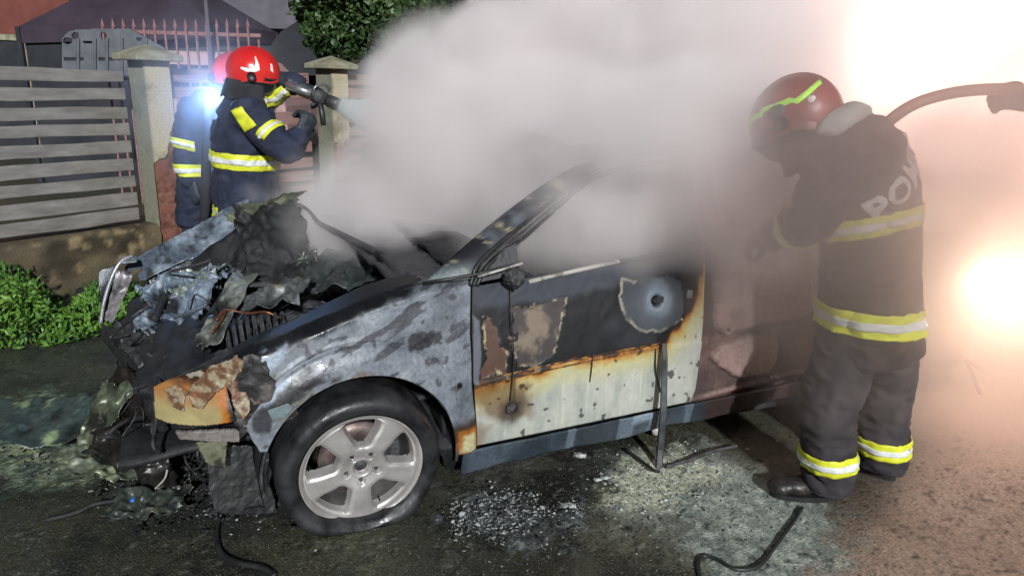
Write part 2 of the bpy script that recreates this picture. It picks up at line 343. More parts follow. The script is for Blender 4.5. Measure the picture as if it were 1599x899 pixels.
# masonry posts with plaster fallen off to red brick
def post(s, label, peel, cx=0.0):
    e = props(empty('fence_post', tuple(FW(s, 0, 0)), radians(55.27)), label, 'fence post')
    hw, dp, top = .105, .22, 1.70
    nu, nz = 13, 90; zz = np.linspace(-.02, top, nz)
    per = []
    for (xa, ya, xb, yb) in ((-hw, 0, hw, 0), (hw, 0, hw, dp), (hw, dp, -hw, dp), (-hw, dp, -hw, 0)):
        for k in range(nu): per.append((xa + (xb - xa) * k / nu, ya + (yb - ya) * k / nu))
    per.append(per[0]); per = np.array(per)
    PX = np.repeat(per[:, 0][:, None], nz, 1); PY = np.repeat(per[:, 1][:, None], nz, 1); PZ = np.repeat(zz[None], len(per), 0)
    q = np.stack([PX * 6 + s * 3, PY * 6, PZ * 6], -1); n = fbm(q, 4); nf = fbm(q * 5, 3)
    d = peel(PX, PY, PZ) + .16 * n + .04 * nf              # < 0 : plaster gone
    k = sst(.015, -.015, d)
    pl = mixc(np.ones(PX.shape + (3,)) * sR(200, 188, 158), sR(140, 132, 104), sst(.0, .6, n + .3 * nf))
    pl = mixc(pl, sR(96, 108, 96), sst(.02, .0, PX + hw * .98)* .7)  # shade of the left face painted in as darker grey green
    br = mixc(np.ones(PX.shape + (3,)) * sR(136, 90, 76), sR(98, 62, 54), sst(-.2, .4, nf)); br = mixc(br, sR(150, 122, 104), sst(.45, .5, np.abs(((PZ / .075) % 1) - .5)) * .5)
    c = pl * (1 - k[..., None]) + br * k[..., None]
    ins = (k * .018 + .004 * nf * k + .002 * nf); cxm = PX / hw; cym = (PY - dp / 2) / (dp / 2)
    P = np.stack([PX - np.where(np.abs(cxm) > .98, np.sign(cxm), 0) * ins, PY - np.where(np.abs(cym) > .98, np.sign(cym), 0) * ins, PZ], -1)
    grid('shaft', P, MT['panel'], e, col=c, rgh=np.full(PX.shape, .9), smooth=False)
    m = MB(); a, t = .185, top
    m.add([(-a, .11 - a, t), (a, .11 - a, t), (a, .11 + a, t), (-a, .11 + a, t), (-a, .11 - a, t + .045), (a, .11 - a, t + .045), (a, .11 + a, t + .045), (-a, .11 + a, t + .045), (0, .11, t + .125)],
          [(3, 2, 1, 0), (0, 1, 5, 4), (1, 2, 6, 5), (2, 3, 7, 6), (3, 0, 4, 7), (4, 5, 8), (5, 6, 8), (6, 7, 8), (7, 4, 8)])
    bevel(m.build('cap', MT['cap'], e), .008, 2)
    return e
post(.09, 'tall plastered fence post left of the firefighters, plaster fallen to red brick low down', lambda x, y, z: np.where((x > -.09) , z - (1.0 + 1.1 * x), .4 + 0 * z))
post(1.92, 'plastered fence post by the hose nozzle, half veiled by smoke', lambda x, y, z: np.where(x > -.09, z - 1.05, .4))
# base wall under the boards
def wallnoise(s0, s1, label):
    e = fence_empty('base_wall'); props(e, label, 'wall')
    u = np.linspace(s0, s1, int((s1 - s0) / .03)); v = np.linspace(0, 1, 24)
    # profile: front face up, then the top
    prof = [(0.02, 0.0)] + [(0.0 + .0, z) for z in np.linspace(.02, .42, 16)] + [(.03, .44), (.1, .445), (.2, .44), (.24, .42), (.245, .2), (.245, 0)]
    U = np.repeat(u[:, None], len(prof), 1); Yp = np.repeat(np.array([p[0] for p in prof])[None], len(u), 0); Zp = np.repeat(np.array([p[1] for p in prof])[None], len(u), 0)
    n = fbm(np.stack([U * 4, Yp * 4, Zp * 6], -1), 4); n5 = fbm(np.stack([U * 12, Yp * 9, Zp * 14], -1), 3)
    c = mixc(np.ones(U.shape + (3,)) * sR(104, 92, 70), sR(60, 52, 38), sst(-.2, .4, n)); c = mixc(c, sR(140, 124, 90), sst(.2, .5, n5))
    c = mixc(c, sR(40, 52, 26), sst(.2, -.1, Zp + .3 * n) * .8)
    grid('wall_face', np.stack([U, Yp + .035 * n + .012 * n5, Zp + .012 * n], -1), MT['panel'], e, col=c, rgh=np.full(U.shape, .95))
wallnoise(-3.2, -.02, 'rough mossy base wall under the left boards, weeds in front')
wallnoise(.2, 1.81, 'rough base wall between the two posts, behind the wreck')
wallnoise(2.03, 5.4, 'rough base wall right of the second post, lost in smoke')

# ================================================================== WEEDS AND TREE
def leaves(name, P, sz, m, parent=None, up=.3, seed=1, asp=.45):
    r = np.random.default_rng(seed); n = len(P)
    d = r.normal(size=(n, 3)); d[:, 2] = np.abs(d[:, 2]) * up + .05; d /= np.linalg.norm(d, axis=1)[:, None]
    a = np.cross(d, r.normal(size=(n, 3))); a /= np.linalg.norm(a, axis=1)[:, None]; nn = np.cross(d, a)
    s = sz * r.uniform(.45, 1.6, n)[:, None]
    V = np.stack([P, P + d * s * .5 + a * s * asp * .5, P + d * s - nn * s * .12, P + d * s * .5 - a * s * asp * .5, P + d * s * .45 + nn * s * .10], 1).reshape(-1, 3)
    i = np.arange(n)[:, None] * 5; F = np.concatenate([np.concatenate([i, i + 1, i + 4], 1), np.concatenate([i + 1, i + 2, i + 4], 1), np.concatenate([i + 2, i + 3, i + 4], 1), np.concatenate([i + 3, i, i + 4], 1)])
    me = bpy.data.meshes.new(name); me.from_pydata(V.tolist(), [], F.tolist()); me.update()
    return link(name, me, m, parent)
def weeds(poly, n, hmax, seed, label):
    r = np.random.default_rng(seed); pg = gp(poly); P = np.array(pg); lo, hi = P.min(0), P.max(0)
    q = r.uniform(lo, hi, (n * 6, 2)); d = sdf(pg, q[:, 0], q[:, 1]); q = q[(d < .0)][:n]
    dd = -sdf(pg, q[:, 0], q[:, 1]); h = hmax * np.clip(dd / .12, .15, 1) * (.55 + .6 * fbm(np.stack([q[:, 0] * 5, q[:, 1] * 5, q[:, 0] * 0], -1), 3) + .2)
    z = r.uniform(0, 1, len(q)) ** .8 * np.clip(h, .02, 1)
    return props(leaves('weeds', np.stack([q[:, 0], q[:, 1], z], -1), .05, MT['grass'], seed=seed, up=1.3, asp=.42), label, 'weeds', kind='stuff')
weeds([(-120, 560), (-120, 505), (60, 470), (110, 492), (100, 525), (50, 545)], 2600, .36, 3, 'bright green weeds against the base wall at the left edge')
weeds([(70, 545), (110, 480), (180, 462), (230, 455), (200, 500), (140, 530)], 1500, .2, 4, 'low green weeds behind the wreck nose')
def tree(name, cpx, Y, rad, nl, label, sz=.075, seed=1, m='leaf_dark'):
    c = W(cpx[0], cpx[1], Y); r = np.random.default_rng(seed)
    e = props(empty(name, (c[0], c[1], 0)), label, 'tree')
    cen = []; 
    for k in range(26):
        v = r.normal(size=3); v /= np.linalg.norm(v); cen.append((np.array([0, 0, c[2]]) + v * rad * np.array([1, .8, .75]) * r.uniform(.3, .95), r.uniform(.22, .42) * rad[0]))
    P = []
    for q, s in cen:
        k = nl // 26; v = r.normal(size=(k, 3)); v /= np.linalg.norm(v, axis=1)[:, None]; P.append(q + v * s * (r.uniform(0, 1, (k, 1)) ** .33) * np.array([1, 1, .8]))
    P = np.concatenate(P); P += .06 * np.stack([vnoise(P * 3), vnoise(P * 3 + 9), vnoise(P * 3 + 5)], -1)
    lo = leaves('foliage', P, sz, MT[m], e, seed=seed, up=.8, asp=.6); lo['kind'] = 'stuff'
    t = MB().tube([(0, 0, -.05), (.04, .02, c[2] * .4), (-.03, 0, c[2] * .75), (0, 0, c[2])], [.14, .11, .09, .05], 10); t.build('trunk', MT['bark'], e, True)
    b = MB()
    for q, s in cen[:16]:
        mid = np.array([0, 0, c[2] * .7]) * .5 + q * .5 + np.array([0, 0, .1]); b.tube([(0, 0, c[2] * .6), mid, q], [.045, .028, .01], 6)
    o = b.build('branches', MT['bark'], e, True); o['kind'] = 'stuff'
    return e
tree('broadleaf_tree', (655, 5), 7.9, np.array([1.45, 1.0, 1.05]), 30000, 'leafy green tree rising behind the fence at the edge of the smoke', seed=5)

# ================================================================== YARD BEHIND THE FENCE
# gazebo / marquee with a dark pyramid roof
gz = props(empty('gazebo', (0, 0, 0)), 'dark fabric gazebo with a sloping roof behind the left fence', 'gazebo')
YB = 10.5
def poly_prism(name, pts, Y, depth, m, parent, kindp=None):
    P = [W(a, b, Y) for a, b in pts]; n = len(P); v = [tuple(p) for p in P] + [(p[0], p[1] + depth, p[2]) for p in P]
    f = [tuple(range(n)), tuple(range(2 * n - 1, n - 1, -1))] + [(i, (i + 1) % n + 0, (i + 1) % n + n, i + n)[::-1] for i in range(n)]
    return pydata(name, v, f, m, parent)
pl = W(28, 42, YB); pr = W(325, 34, YB); pk = (pl + pr) / 2 + np.array([0, 1.4, 1.05])
b0, b1 = pl + np.array([0, 2.9, 0.05]), pr + np.array([0, 2.9, .05])
m = MB(); m.add([pl, pr, b1, b0, pk], [(0, 1, 4), (1, 2, 4), (2, 3, 4), (3, 0, 4)]); solid(m.build('roof', MT['darkroof'], gz), .02)
m = MB(); dz = np.array([0, 0, -.22]); m.add([pl, pr, pr + dz, pl + dz, b0, b1, b1 + dz, b0 + dz], [(0, 1, 2, 3), (1, 5, 6, 2), (5, 4, 7, 6), (4, 0, 3, 7)]); solid(m.build('valance', MT['darkroof'], gz), .01)
for q in (pl, pr, b0, b1): MB().box((q[0] - .03, q[1] - .03, -.02), (q[0] + .03, q[1] + .03, q[2])).build('pole', MT['dark'], gz)
sd = MB(); sd.add([pl + [0.04, .06, 0], W(236, 46, YB) + [0, .06, 0], W(236, 46, YB) * [1, 1, 0] + [0, .06, 0], pl * [1, 1, 0] + [0.04, .06, 0]], [(0, 1, 2, 3)]); solid(sd.build('dark_backing', MT['dark'], gz), .01)  # dark sheet added in front of the van so the board gaps stay dark
# house at the top left, red light painted into its plaster
hs_ = props(empty('house', (0, 0, 0)), 'plaster house with red light in its wall colour and a timber door frame beyond the gazebo', 'house')
YH = 13.5
a, b = W(-260, 30, YH), W(112, 30, YH)
MB().box((a[0], YH, -.05), (b[0], YH + 4, 3.2)).build('wall', MT['red_light_wall'], hs_)
MB().box((a[0] - .2, YH - .35, 3.2), (b[0] + .25, YH + 4.3, 3.34)).build('roof', MT['dark'], hs_)
c = W(2, 85, YH); MB().box((c[0] - .42, YH - .03, 0), (c[0] + .42, YH + .0 - .004, 2.1)).build('door', MT['dark'], hs_)
for q in (-.5, .42): MB().box((c[0] + q, YH - .07, 0), (c[0] + q + .09, YH - .005, 2.2)).build('door_frame', MT['cap'], hs_)
MB().box((c[0] - .5, YH - .068, 2.1), (c[0] + .51, YH - .008, 2.2)).build('door_frame', MT['cap'], hs_)
# grey building with an eave at the top centre
g2 = props(empty('building', (0, 0, 0)), 'grey rendered building with a deep eave left of the tree top', 'building')
YG = 14.0
a, b = W(395, 60, YG), W(740, 60, YG)
MB().box((a[0], YG, -.05), (b[0], YG + 5, 3.3)).build('wall', MT['dark'], g2)
a, b = W(322, 44, YG), W(700, 44, YG)
MB().box((a[0], YG - .5, W(400, 44, YG - .5)[2]), (b[0], YG + 5.2, W(400, 44, YG - .5)[2] + .9)).build('eave', MT['eave'], g2)
# dark tarpaulin mound in front of it
poly_prism('tarpaulin', [(392, 118), (420, 75), (438, 50), (470, 30), (500, 14), (560, 14), (600, 118)], 12.0, 1.5, MT['dark'], None); props(bpy.data.objects['tarpaulin'], 'dark tarpaulin covered mound behind the fence beside the tree', 'tarpaulin')
# grey cut-out panel leaning behind the fence
pn = props(empty('shuttering_panel', (0, 0, 0)), 'blue grey metal panel with cut outs and rails above the left boards', 'panel')
YP = 8.2
gx = np.linspace(0, 1, 110); gy = np.linspace(0, 1, 56); U, V = np.meshgrid(gx, gy, indexing='ij')
px = 98 + U * 160; py = 118 - V * 74
top = np.interp(px, [98, 106, 112, 150, 205, 258], [60, 50, 47, 45, 45, 74])
keep = py > top
for (hx, hy, ax, ay) in ((119, 56, 5, 5), (163, 56, 4, 5), (107, 64, 7, 4.5), (138, 66, 7, 1.8), (218, 61, 4, 2.2)): keep &= ((px - hx) / ax) ** 2 + ((py - hy) / ay) ** 2 > 1
for (x0, x1, y0, y1) in ((102, 131, 90.5, 95), (156, 190, 90.5, 95)): keep &= ~((px > x0) & (px < x1) & (py > y0) & (py < y1))
Pp = np.stack([np.stack([W(px[i, j], py[i, j], YP) for j in range(px.shape[1])]) for i in range(px.shape[0])])
o = grid('sheet', Pp, MT['greypanel'], pn, keep=keep, thick=.03, smooth=False)
for x in (122, 148, 167, 190, 228):
    a, b = W(x, 116, YP - .03), W(x, 60, YP - .03); MB().tube([a, b], .018, 6).build('rail', MT['greypanel'], pn)
# picket gate
pg = props(empty('picket_gate', (0, 0, 0)), 'iron picket railing, pink light in its colour, with spear tips behind the fence', 'railing')
YK = 9.0
for i in range(17):
    x = 160 + i * 16.2
    if x > 400: x = 404
    t = W(x, 42 + (0 if x < 400 else 20), YK); bt = W(x - 4, 150, YK)
    m = MB().box((t[0] - .011, YK - .011, -.02), (t[0] + .011, YK + .011, t[2]));
    if x < 400: m.add([(t[0] - .024, YK, t[2]), (t[0], YK - .02, t[2]), (t[0] + .024, YK, t[2]), (t[0], YK + .02, t[2]), (t[0], YK, t[2] + .1), (t[0], YK, t[2] - .03)], [(0, 1, 4), (1, 2, 4), (2, 3, 4), (3, 0, 4), (1, 0, 5), (2, 1, 5), (3, 2, 5), (0, 3, 5)])
    m.build('picket', MT['picket'], pg)
    if x == 404: break
for yy in (48, 122):
    a, b = W(158, yy, YK), W(406, yy, YK); MB().box((a[0], YK + .012, a[2] - .02), (b[0], YK + .03, a[2] + .02)).build('rail', MT['picket'], pg)
# pale van behind the railing
vn = props(empty('parked_van', (0, 0, 0)), 'pale van with pink light in its paint colour, parked behind the spear tipped railing', 'van')
YV = 10.6
def vprof(Y):
    return [(-3.0, .55), (-3.0, 1.2), (-2.9, 1.78), (-2.7, 1.93), (-.75, 1.93), (-.35, 1.82), (.02, 1.45), (.12, 1.2), (.15, .55)]
vx = W(428, 90, YV)[0]
pr_ = vprof(YV); n = len(pr_); m = MB()
for k, (yo, ins) in enumerate(((0, .06), (.05, 0), (1.7, 0), (1.75, .06))):
    m.v += [(vx + x * (1 - ins * .02) , YV + yo, z - (ins if z > 1 else 0)) for x, z in pr_]
for k in range(3):
    for i in range(n): m.f.append((k * n + i, k * n + (i + 1) % n, (k + 1) * n + (i + 1) % n, (k + 1) * n + i))
m.f += [tuple(range(n))[::-1], tuple(range(3 * n, 4 * n))]
bevel(m.build('body', MT['vanpaint'], vn, False), .04, 3)
MB().box((vx - 1.5, YV - .012, 1.4), (vx - .3, YV - .002, 1.74)).build('side_window', MT['glass_dark'], vn)
MB().box((vx - 2.7, YV - .012, 1.4), (vx - 1.65, YV - .002, 1.74)).build('side_window', MT['glass_dark'], vn)
MB().box((vx - 3.0, YV - .02, .8), (vx + .14, YV - .002, .86)).build('side_moulding', MT['black'], vn)
for q in (-2.4, -.5): MB().lathe([(.0, -.02), (.2, -.02), (.3, 0), (.33, .05), (.33, .2), (0, .2)], 24, (vx + q, YV, .33)).build('wheel', MT['tyre'], vn, True)
# thin pole
p0 = W(326, 60, 8.6); p1 = W(317, -60, 8.6); mm = MB().tube([(p0[0], 8.6, 0), (p0[0], 8.6, p1[2])], .022, 8); props(mm.build('pole', MT['eave']), 'thin pale pole rising behind the firefighters', 'pole')

# ================================================================== THE BURNT CAR
car = props(bpy.data.objects.new('wrecked_car', None), 'burnt out car with charred bonnet and scorched white door, still smoking', 'car')
COL.objects.link(car); car.matrix_world = Matrix.Translation(Vector(C0)) @ car_rot
def yb(x, z):
    x = np.asarray(x, float); z = np.asarray(z, float)
    return -.05 + .055 * sst(.58, .98, z) + .02 * sst(.34, .14, z) + .9 * np.clip(-.30 - x, 0, 1) ** 1.8
def SB(px, py, f=yb):
    y = -.05
    for _ in range(6):
        x, z = S(px, py, y); y = float(f(x, z))
    return x, z
def SBP(pts): return [SB(*p) for p in pts]
def Cp(px, py, y):
    x, z = S(px, py, y); return np.array([x, y, z])
def curve_z(pts):                                  # x as a function of z from pixels down an edge
    q = sorted([(z, x) for x, z in SBP(pts)]); a = np.array(q); return lambda z: np.interp(z, a[:, 0], a[:, 1])
def curve_x(pts):
    a = np.array(sorted(SBP(pts))); return lambda x: np.interp(x, a[:, 0], a[:, 1])
gap = curve_z([(735, 430), (734, 470), (733, 520), (736, 600), (741, 694)])
def reg(pts, X, Z, f=9, amp=.03, w=.008, seed=0., grow=0.):
    d = sdf(SBP(pts), X, Z) - grow + amp * n2(X, Z, f, 4, seed) + amp * .35 * n2(X, Z, f * 5, 3, seed + 2)
    return d, sst(w, -w, d)
OR, BR, CREAM, BLK = sR(176, 108, 36), sR(84, 44, 22), sR(196, 190, 146), sR(24, 25, 28)
def burn_edge(c, d):                               # scorched paint: white > cream > orange > brown > black as d falls
    c = mixc(c, sR(192, 188, 146), sst(.14, .05, d)); c = mixc(c, sR(188, 160, 84), sst(.06, .03, d) * .7); c = mixc(c, OR, sst(.036, .010, d) * .85); c = mixc(c, BR, sst(.016, .0, d)); return mixc(c, BLK, sst(.004, -.012, d))

# ---- front door
def edge_line(p0, p1):
    a, b = SB(*p0), SB(*p1); return lambda x: a[1] + (b[1] - a[1]) * (x - a[0]) / (b[0] - a[0])
dbot = edge_line((741, 693), (1078, 624)); dtop = edge_line((740, 447), (1098, 390))
drear = curve_z([(1099, 388), (1099, 430), (1097, 480), (1090, 555), (1083, 605), (1076, 622)])
s = np.linspace(0, 1, 290); t = np.linspace(0, 1, 180); Sg, Tg = np.meshgrid(s, t, indexing='ij')
Zg = .2 + .72 * Tg
for _ in range(4):
    xf = gap(Zg) + .007; xr = drear(Zg); Xg = xf + (xr - xf) * Sg; Zg = dbot(Xg) + (dtop(Xg) - dbot(Xg)) * Tg
c = np.ones(Xg.shape + (3,)) * sR(184, 186, 176)
c = mixc(c, sR(150, 158, 150), sst(-.1, .5, n2(Xg * 3, Zg * .6, 8, 4, 2.)) * .6)
c = mixc(c, sR(205, 208, 190), sst(.25, .6, n2(Xg * 5, Zg * .5, 9, 4, 6.)) * .6)
dB, kB = reg([(725, 420), (1104, 380), (1092, 425), (1080, 470), (1060, 510), (1034, 536), (960, 549), (880, 562), (800, 588), (740, 604), (725, 600)], Xg, Zg, f=7, amp=.022, w=.006)
fade = dB + .024 * n2(Xg, Zg, 14, 4, 4.) + .012 * n2(Xg, Zg, 60, 3, 14.)
c = burn_edge(c, fade)
c = mixc(c, sR(108, 74, 34), reg([(735, 590), (830, 596), (825, 640), (780, 650), (750, 640), (740, 625)], Xg, Zg, f=9, amp=.06, w=.03, seed=3.)[1] * .75)
c = mixc(c, sR(110, 78, 40), reg([(736, 655), (760, 664), (750, 696), (738, 696)], Xg, Zg, f=9, amp=.03, w=.03, seed=5.)[1] * .6)
blk = sst(.004, -.012, fade)
c = mixc(c, sR(52, 54, 60), blk * sst(-.1, .5, n2(Xg, Zg, 5, 4, 8.)) * .8)
c = mixc(c, sR(66, 70, 80), blk * reg([(735, 445), (1100, 385), (1098, 420), (965, 440), (840, 472), (740, 480)], Xg, Zg, f=5, amp=.03, w=.02, seed=9.)[1] * .8)  # grey sheen along the door top painted over the burnt black
# peel patches
dp, kp = reg([(797, 478), (836, 470), (878, 466), (876, 520), (862, 556), (835, 572), (804, 574)], Xg, Zg, f=16, amp=.04, w=.005, seed=12.)
c = mixc(c, sR(72, 66, 64), kp * .95); c = mixc(c, sR(128, 116, 100), kp * sst(.1, .4, n2(Xg, Zg, 12, 4, 3.))); c = mixc(c, sR(160, 148, 124), sst(.007, .0, np.abs(dp)) * sst(-.05, .3, n2(Xg, Zg, 30, 3, 5.)))
dq, kq = reg([(748, 488), (764, 496), (776, 530), (790, 555), (788, 584), (752, 586), (756, 540), (752, 510)], Xg, Zg, f=18, amp=.035, w=.004, seed=14.)
c = mixc(c, sR(92, 68, 58), kq); c = mixc(c, sR(176, 160, 126), kq * sst(.1, .2, n2(Xg * 2.2, Zg, 13, 4, 6.))); c = mixc(c, sR(160, 146, 118), sst(.006, .0, np.abs(dq)) * sst(-.1, .3, n2(Xg, Zg, 34, 3, 15.)))
c = mixc(c, sR(100, 104, 112), reg([(737, 490), (748, 500), (750, 560), (746, 600), (737, 598)], Xg, Zg, amp=.008, w=.004)[1])
dd, kd = reg([(968, 432), (1000, 436), (1040, 432), (1062, 440), (1068, 470), (1060, 500), (1030, 520), (1000, 518), (976, 496), (966, 462)], Xg, Zg, f=14, amp=.022, w=.005, seed=22.)
cx0, cz0 = SB(1024, 470)
rad = np.hypot(Xg - cx0, Zg - cz0)
c = mixc(c, sR(96, 104, 112), kd * (.35 + .65 * sst(.16, .03, rad))); c = mixc(c, sR(150, 164, 178), kd * sst(.09, .03, rad + .05 * n2(Xg, Zg, 9, 4, 2.)) * .75)
arc = sst(.010, .002, np.abs(dd + .004)) * sst(.05, -.05, Zg - cz0 - .02 + 1.5 * np.clip(Xg - cx0 - .03, 0, 1)) ; arc = np.maximum(arc, sst(.008, .002, np.abs(dd + .004)) * (Xg < cx0 - .1))
c = mixc(c, sR(150, 146, 132), arc * sst(-.5, .0, n2(Xg, Zg, 18, 3, 1.)))
# soot splat and drips
sx, sz = SB(798, 636); rr = np.hypot(Xg - sx, (Zg - sz) * .8) + .012 * n2(Xg, Zg, 40, 3, 3.); c = mixc(c, sR(40, 32, 24), sst(.075, .02, rr + .02 * n2(Xg, Zg, 12, 3)) * .8); c = mixc(c, sR(18, 18, 18), sst(.03, .012, rr))
c = mixc(c, sR(150, 128, 92), sst(.55, .75, n2(Xg * 9, Zg * .8, 5, 3, 41.)) * (Zg < .5) * .35)
dr = np.abs(Xg - sx - .01 * n2(Zg, Zg, 8, 2)) + .01 * sst(sz, sz - .1, Zg); c = mixc(c, sR(70, 54, 34), sst(.012, .004, dr) * (Zg < sz + .13) * .7)
fl = n2(Xg, Zg, 34, 2, 31.); c = mixc(c, sR(30, 28, 24), sst(.50, .56, fl) * (1 - blk) * .8)
r_ = .42 + .25 * n2(Xg, Zg, 10, 4, 3.) + .15 * kp + .1 * blk
crease = np.interp(Xg, *np.array(sorted(SBP([(745, 597), (900, 562), (1030, 540)]))).T)
Yg = yb(Xg, Zg) - .006 * sst(.012, .0, np.abs(Zg - crease)) * (Xg < SB(1036, 540)[0]) + .003 * kp + .004 * kq - .002 * kd
Yg = Yg - .008 * sst(.012, -.012, Zg - (crease - .0)) + .0012 * n2(Xg, Zg, 30, 4, 2.) * (blk + .3)
Yg = Yg + .028 * sst(.034, .012, rad) - .004 * sst(.012, .0, np.abs(rad - .042))
c = mixc(c, sR(46, 44, 46), sst(.036, .026, rad) * .8)
door = grid('front_door', np.stack([Xg, Yg, Zg], -1), MT['door'], car, col=c, rgh=r_, thick=.012)
door['label'] = 'front door, white below and burnt black above an orange scorch line'
# scorched moulding line along the door
mo = [np.array([x, float(yb(x, z)) - .011, z]) for x, z in [SB(*p) for p in [(772, 594), (830, 580), (900, 565), (960, 553), (1028, 541)]]]
mob = MB()
for dz_, r0 in ((0, .006), (.018, .004)): mob.tube([p + [0, 0, dz_] for p in spline(mo, 6)], r0, 6)
MT['scorch'] = mat('scorched_moulding', (.35, .17, .03), (.03, .02, .015), rough=.5, scale=22, bump=.4, contrast=(.42, .55)); mob.build('door_moulding', MT['scorch'], car, True)
# belt trim with a bare pale face
bt = [Cp(826, 440, -.01), Cp(880, 427, -.01), Cp(966, 408, -.01)]
MT['pale'] = mat('bare_pale_trim', (.42, .40, .36), (.16, .15, .13), rough=.5, scale=14, contrast=(.5, .62)); MB().tube(bt, .0095, 8).build('belt_trim', MT['pale'], car, True)
MB().tube([Cp(966, 409, -.005), Cp(1100, 386, .0)], .012, 8).build('belt_trim', MT['soot'], car, True)
h = MB(); hx, hz = SB(1024, 470); h.lathe([(.0, .008), (.012, .008), (.014, .0), (.014, -.012), (.009, -.02), (0, -.02)], 16, (hx, float(yb(hx, hz)) + .01, hz)); h.box((hx - .006, -.04, hz - .004), (hx + .03, -.025, hz + .02)); h.build('door_handle', MT['soot'], door)
hx, hz = SB(1074, 458); h = MB().box((hx - .016, float(yb(hx, hz)) - .02, hz - .018), (hx + .012, float(yb(hx, hz)) + .004, hz + .018)); bevel(h.build('lock', MT['metal'], door), .004)
hx, hz = SB(1063, 498); h = MB().lathe([(0, -.01), (.007, -.008), (.009, 0)], 10, (hx, float(yb(hx, hz)) - .002, hz)); h.build('bolt', MT['metal'], door, True)
# drooping wires and stub below the moulding
def wire(name, pts, r, m, parent=None, label=None, cat=None, n=6, ns=6):
    o = MB().tube(spline(pts, ns), r, n).build(name, MT[m] if isinstance(m, str) else m, parent, True)
    return props(o, label, cat)
wire('wire', [Cp(926, 552, -.07), Cp(924, 575, -.075), Cp(921, 596, -.07)], .0022, 'black', car)
wire('wire', [Cp(797, 448, -.03), Cp(799, 500, -.07), Cp(802, 560, -.075), Cp(797, 625, -.08)], .0025, 'black', car)
wire('wire', [Cp(1024, 545, -.07), Cp(1024, 580, -.075), Cp(1032, 612, -.07)], .003, 'black', car)
# hanging trim strip that reaches the ground
_ge = G(1029, 732) - C0; _ge = np.array([_ge @ EX, _ge @ EY, _ge @ EZ])
MB().tube([Cp(1037, 536, -.09), Cp(1038, 560, -.11), Cp(1036, 640, -.14), Cp(1031, 700, _ge[1] * .8), _ge], [.012, .014, .016, .017, .016], 5).build('hanging_trim_strip', MT['plastic'], car)
# mirror stub, triangle and door frame
tri = MB(); tp = [Cp(742, 442, -.008), Cp(812, 428, -.008), Cp(806, 380, .03), Cp(790, 388, .028), Cp(760, 415, .01)]; tri.add(tp, [(0, 1, 2, 3, 4)]); solid(tri.build('window_corner', MT['soot'], car), .012)
MB().tube([Cp(746, 432, -.03), Cp(780, 422, -.03), Cp(816, 411, -.03)], .006, 6).build('bare_rod', MT['pale'], car, True)
def lump(name, c, rad, m, parent, seed=0, amp=.3, f=3.5, sub=4):
    bm = bmesh.new(); bmesh.ops.create_icosphere(bm, subdivisions=sub, radius=1); me = bpy.data.meshes.new(name)
    P = np.array([v.co for v in bm.verts]); n = fbm(P * f * .5 + seed, 4); n += .6 * np.abs(fbm(P * f + seed * 2, 3))
    P = P * (1 + amp * n[:, None]) * np.array(rad)
    for v, p in zip(bm.verts, P): v.co = p
    bm.to_mesh(me); bm.free(); o = link(name, me, MT[m] if isinstance(m, str) else m, parent, True); o.location = tuple(c); return o
lump('mirror_stub', Cp(803, 434, -.06), (.04, .035, .035), 'soot', car, 3, .5)
lump('melted_knob', Cp(797, 637, -.075), (.018, .014, .018), 'soot', car, 5, .6)
def loft(name, A, B, m, parent, n=24, k=7, crown=.02, thick=.01, cf=None, seed=0.):
    A = np.array(spline(A, 8)); B = np.array(spline(B, 8)); u = np.linspace(0, 1, n * 4)
    rs = lambda P: np.stack([np.interp(u, np.linspace(0, 1, len(P)), P[:, i]) for i in range(3)], -1)
    A, B = rs(A), rs(B); v = np.linspace(0, 1, k); P = A[:, None] * (1 - v)[None, :, None] + B[:, None] * v[None, :, None]
    P[..., 1] -= crown * 4 * (v * (1 - v))[None]; 
    col = np.ones(P.shape) * .03 if cf is None else cf(P)
    return grid(name, P, MT['panel'] if m is None else MT[m], parent, col=col, rgh=np.full(P.shape[:2], .5), thick=thick)
def pill_col(P):
    n = fbm(P * 11 + 3, 4); n3 = fbm(P * 30, 3); c = np.ones(P.shape) * sR(32, 32, 36); c = mixc(c, sR(88, 92, 100), sst(.0, .45, n)); c = mixc(c, sR(150, 140, 116), sst(.22, .32, n3 + n * .4) * .8)
    return mixc(c, sR(118, 132, 136), sst(.99, .90, P[..., 2]) * .8)
loft('windscreen_pillar', [Cp(664, 440, .04), Cp(700, 408, .05), Cp(765, 352, .12), Cp(850, 288, .19), Cp(905, 258, .24), Cp(962, 240, .28)],
     [Cp(738, 434, .0), Cp(757, 405, .03), Cp(806, 357, .10), Cp(876, 300, .18), Cp(920, 272, .23), Cp(968, 252, .27)], None, car, k=14, crown=.018, cf=pill_col)
for o_, w_ in ((0, .009), (9, .006), (17, .008)):
    MB().tube(spline([Cp(734 + o_ * .6, 446, -.012), Cp(745 + o_, 415, .005), Cp(775 + o_, 384 + o_ * .3, .05), Cp(810 + o_, 356 + o_ * .4, .09), Cp(876 + o_ * .6, 304 + o_ * .4, .17), Cp(925, 275 + o_ * .4, .22), Cp(975, 258 + o_ * .4, .26), Cp(1060, 247 + o_ * .3, .28)], 8), w_, 6).build('door_seal', MT['black'] if o_ != 9 else MT['soot'], car, True)
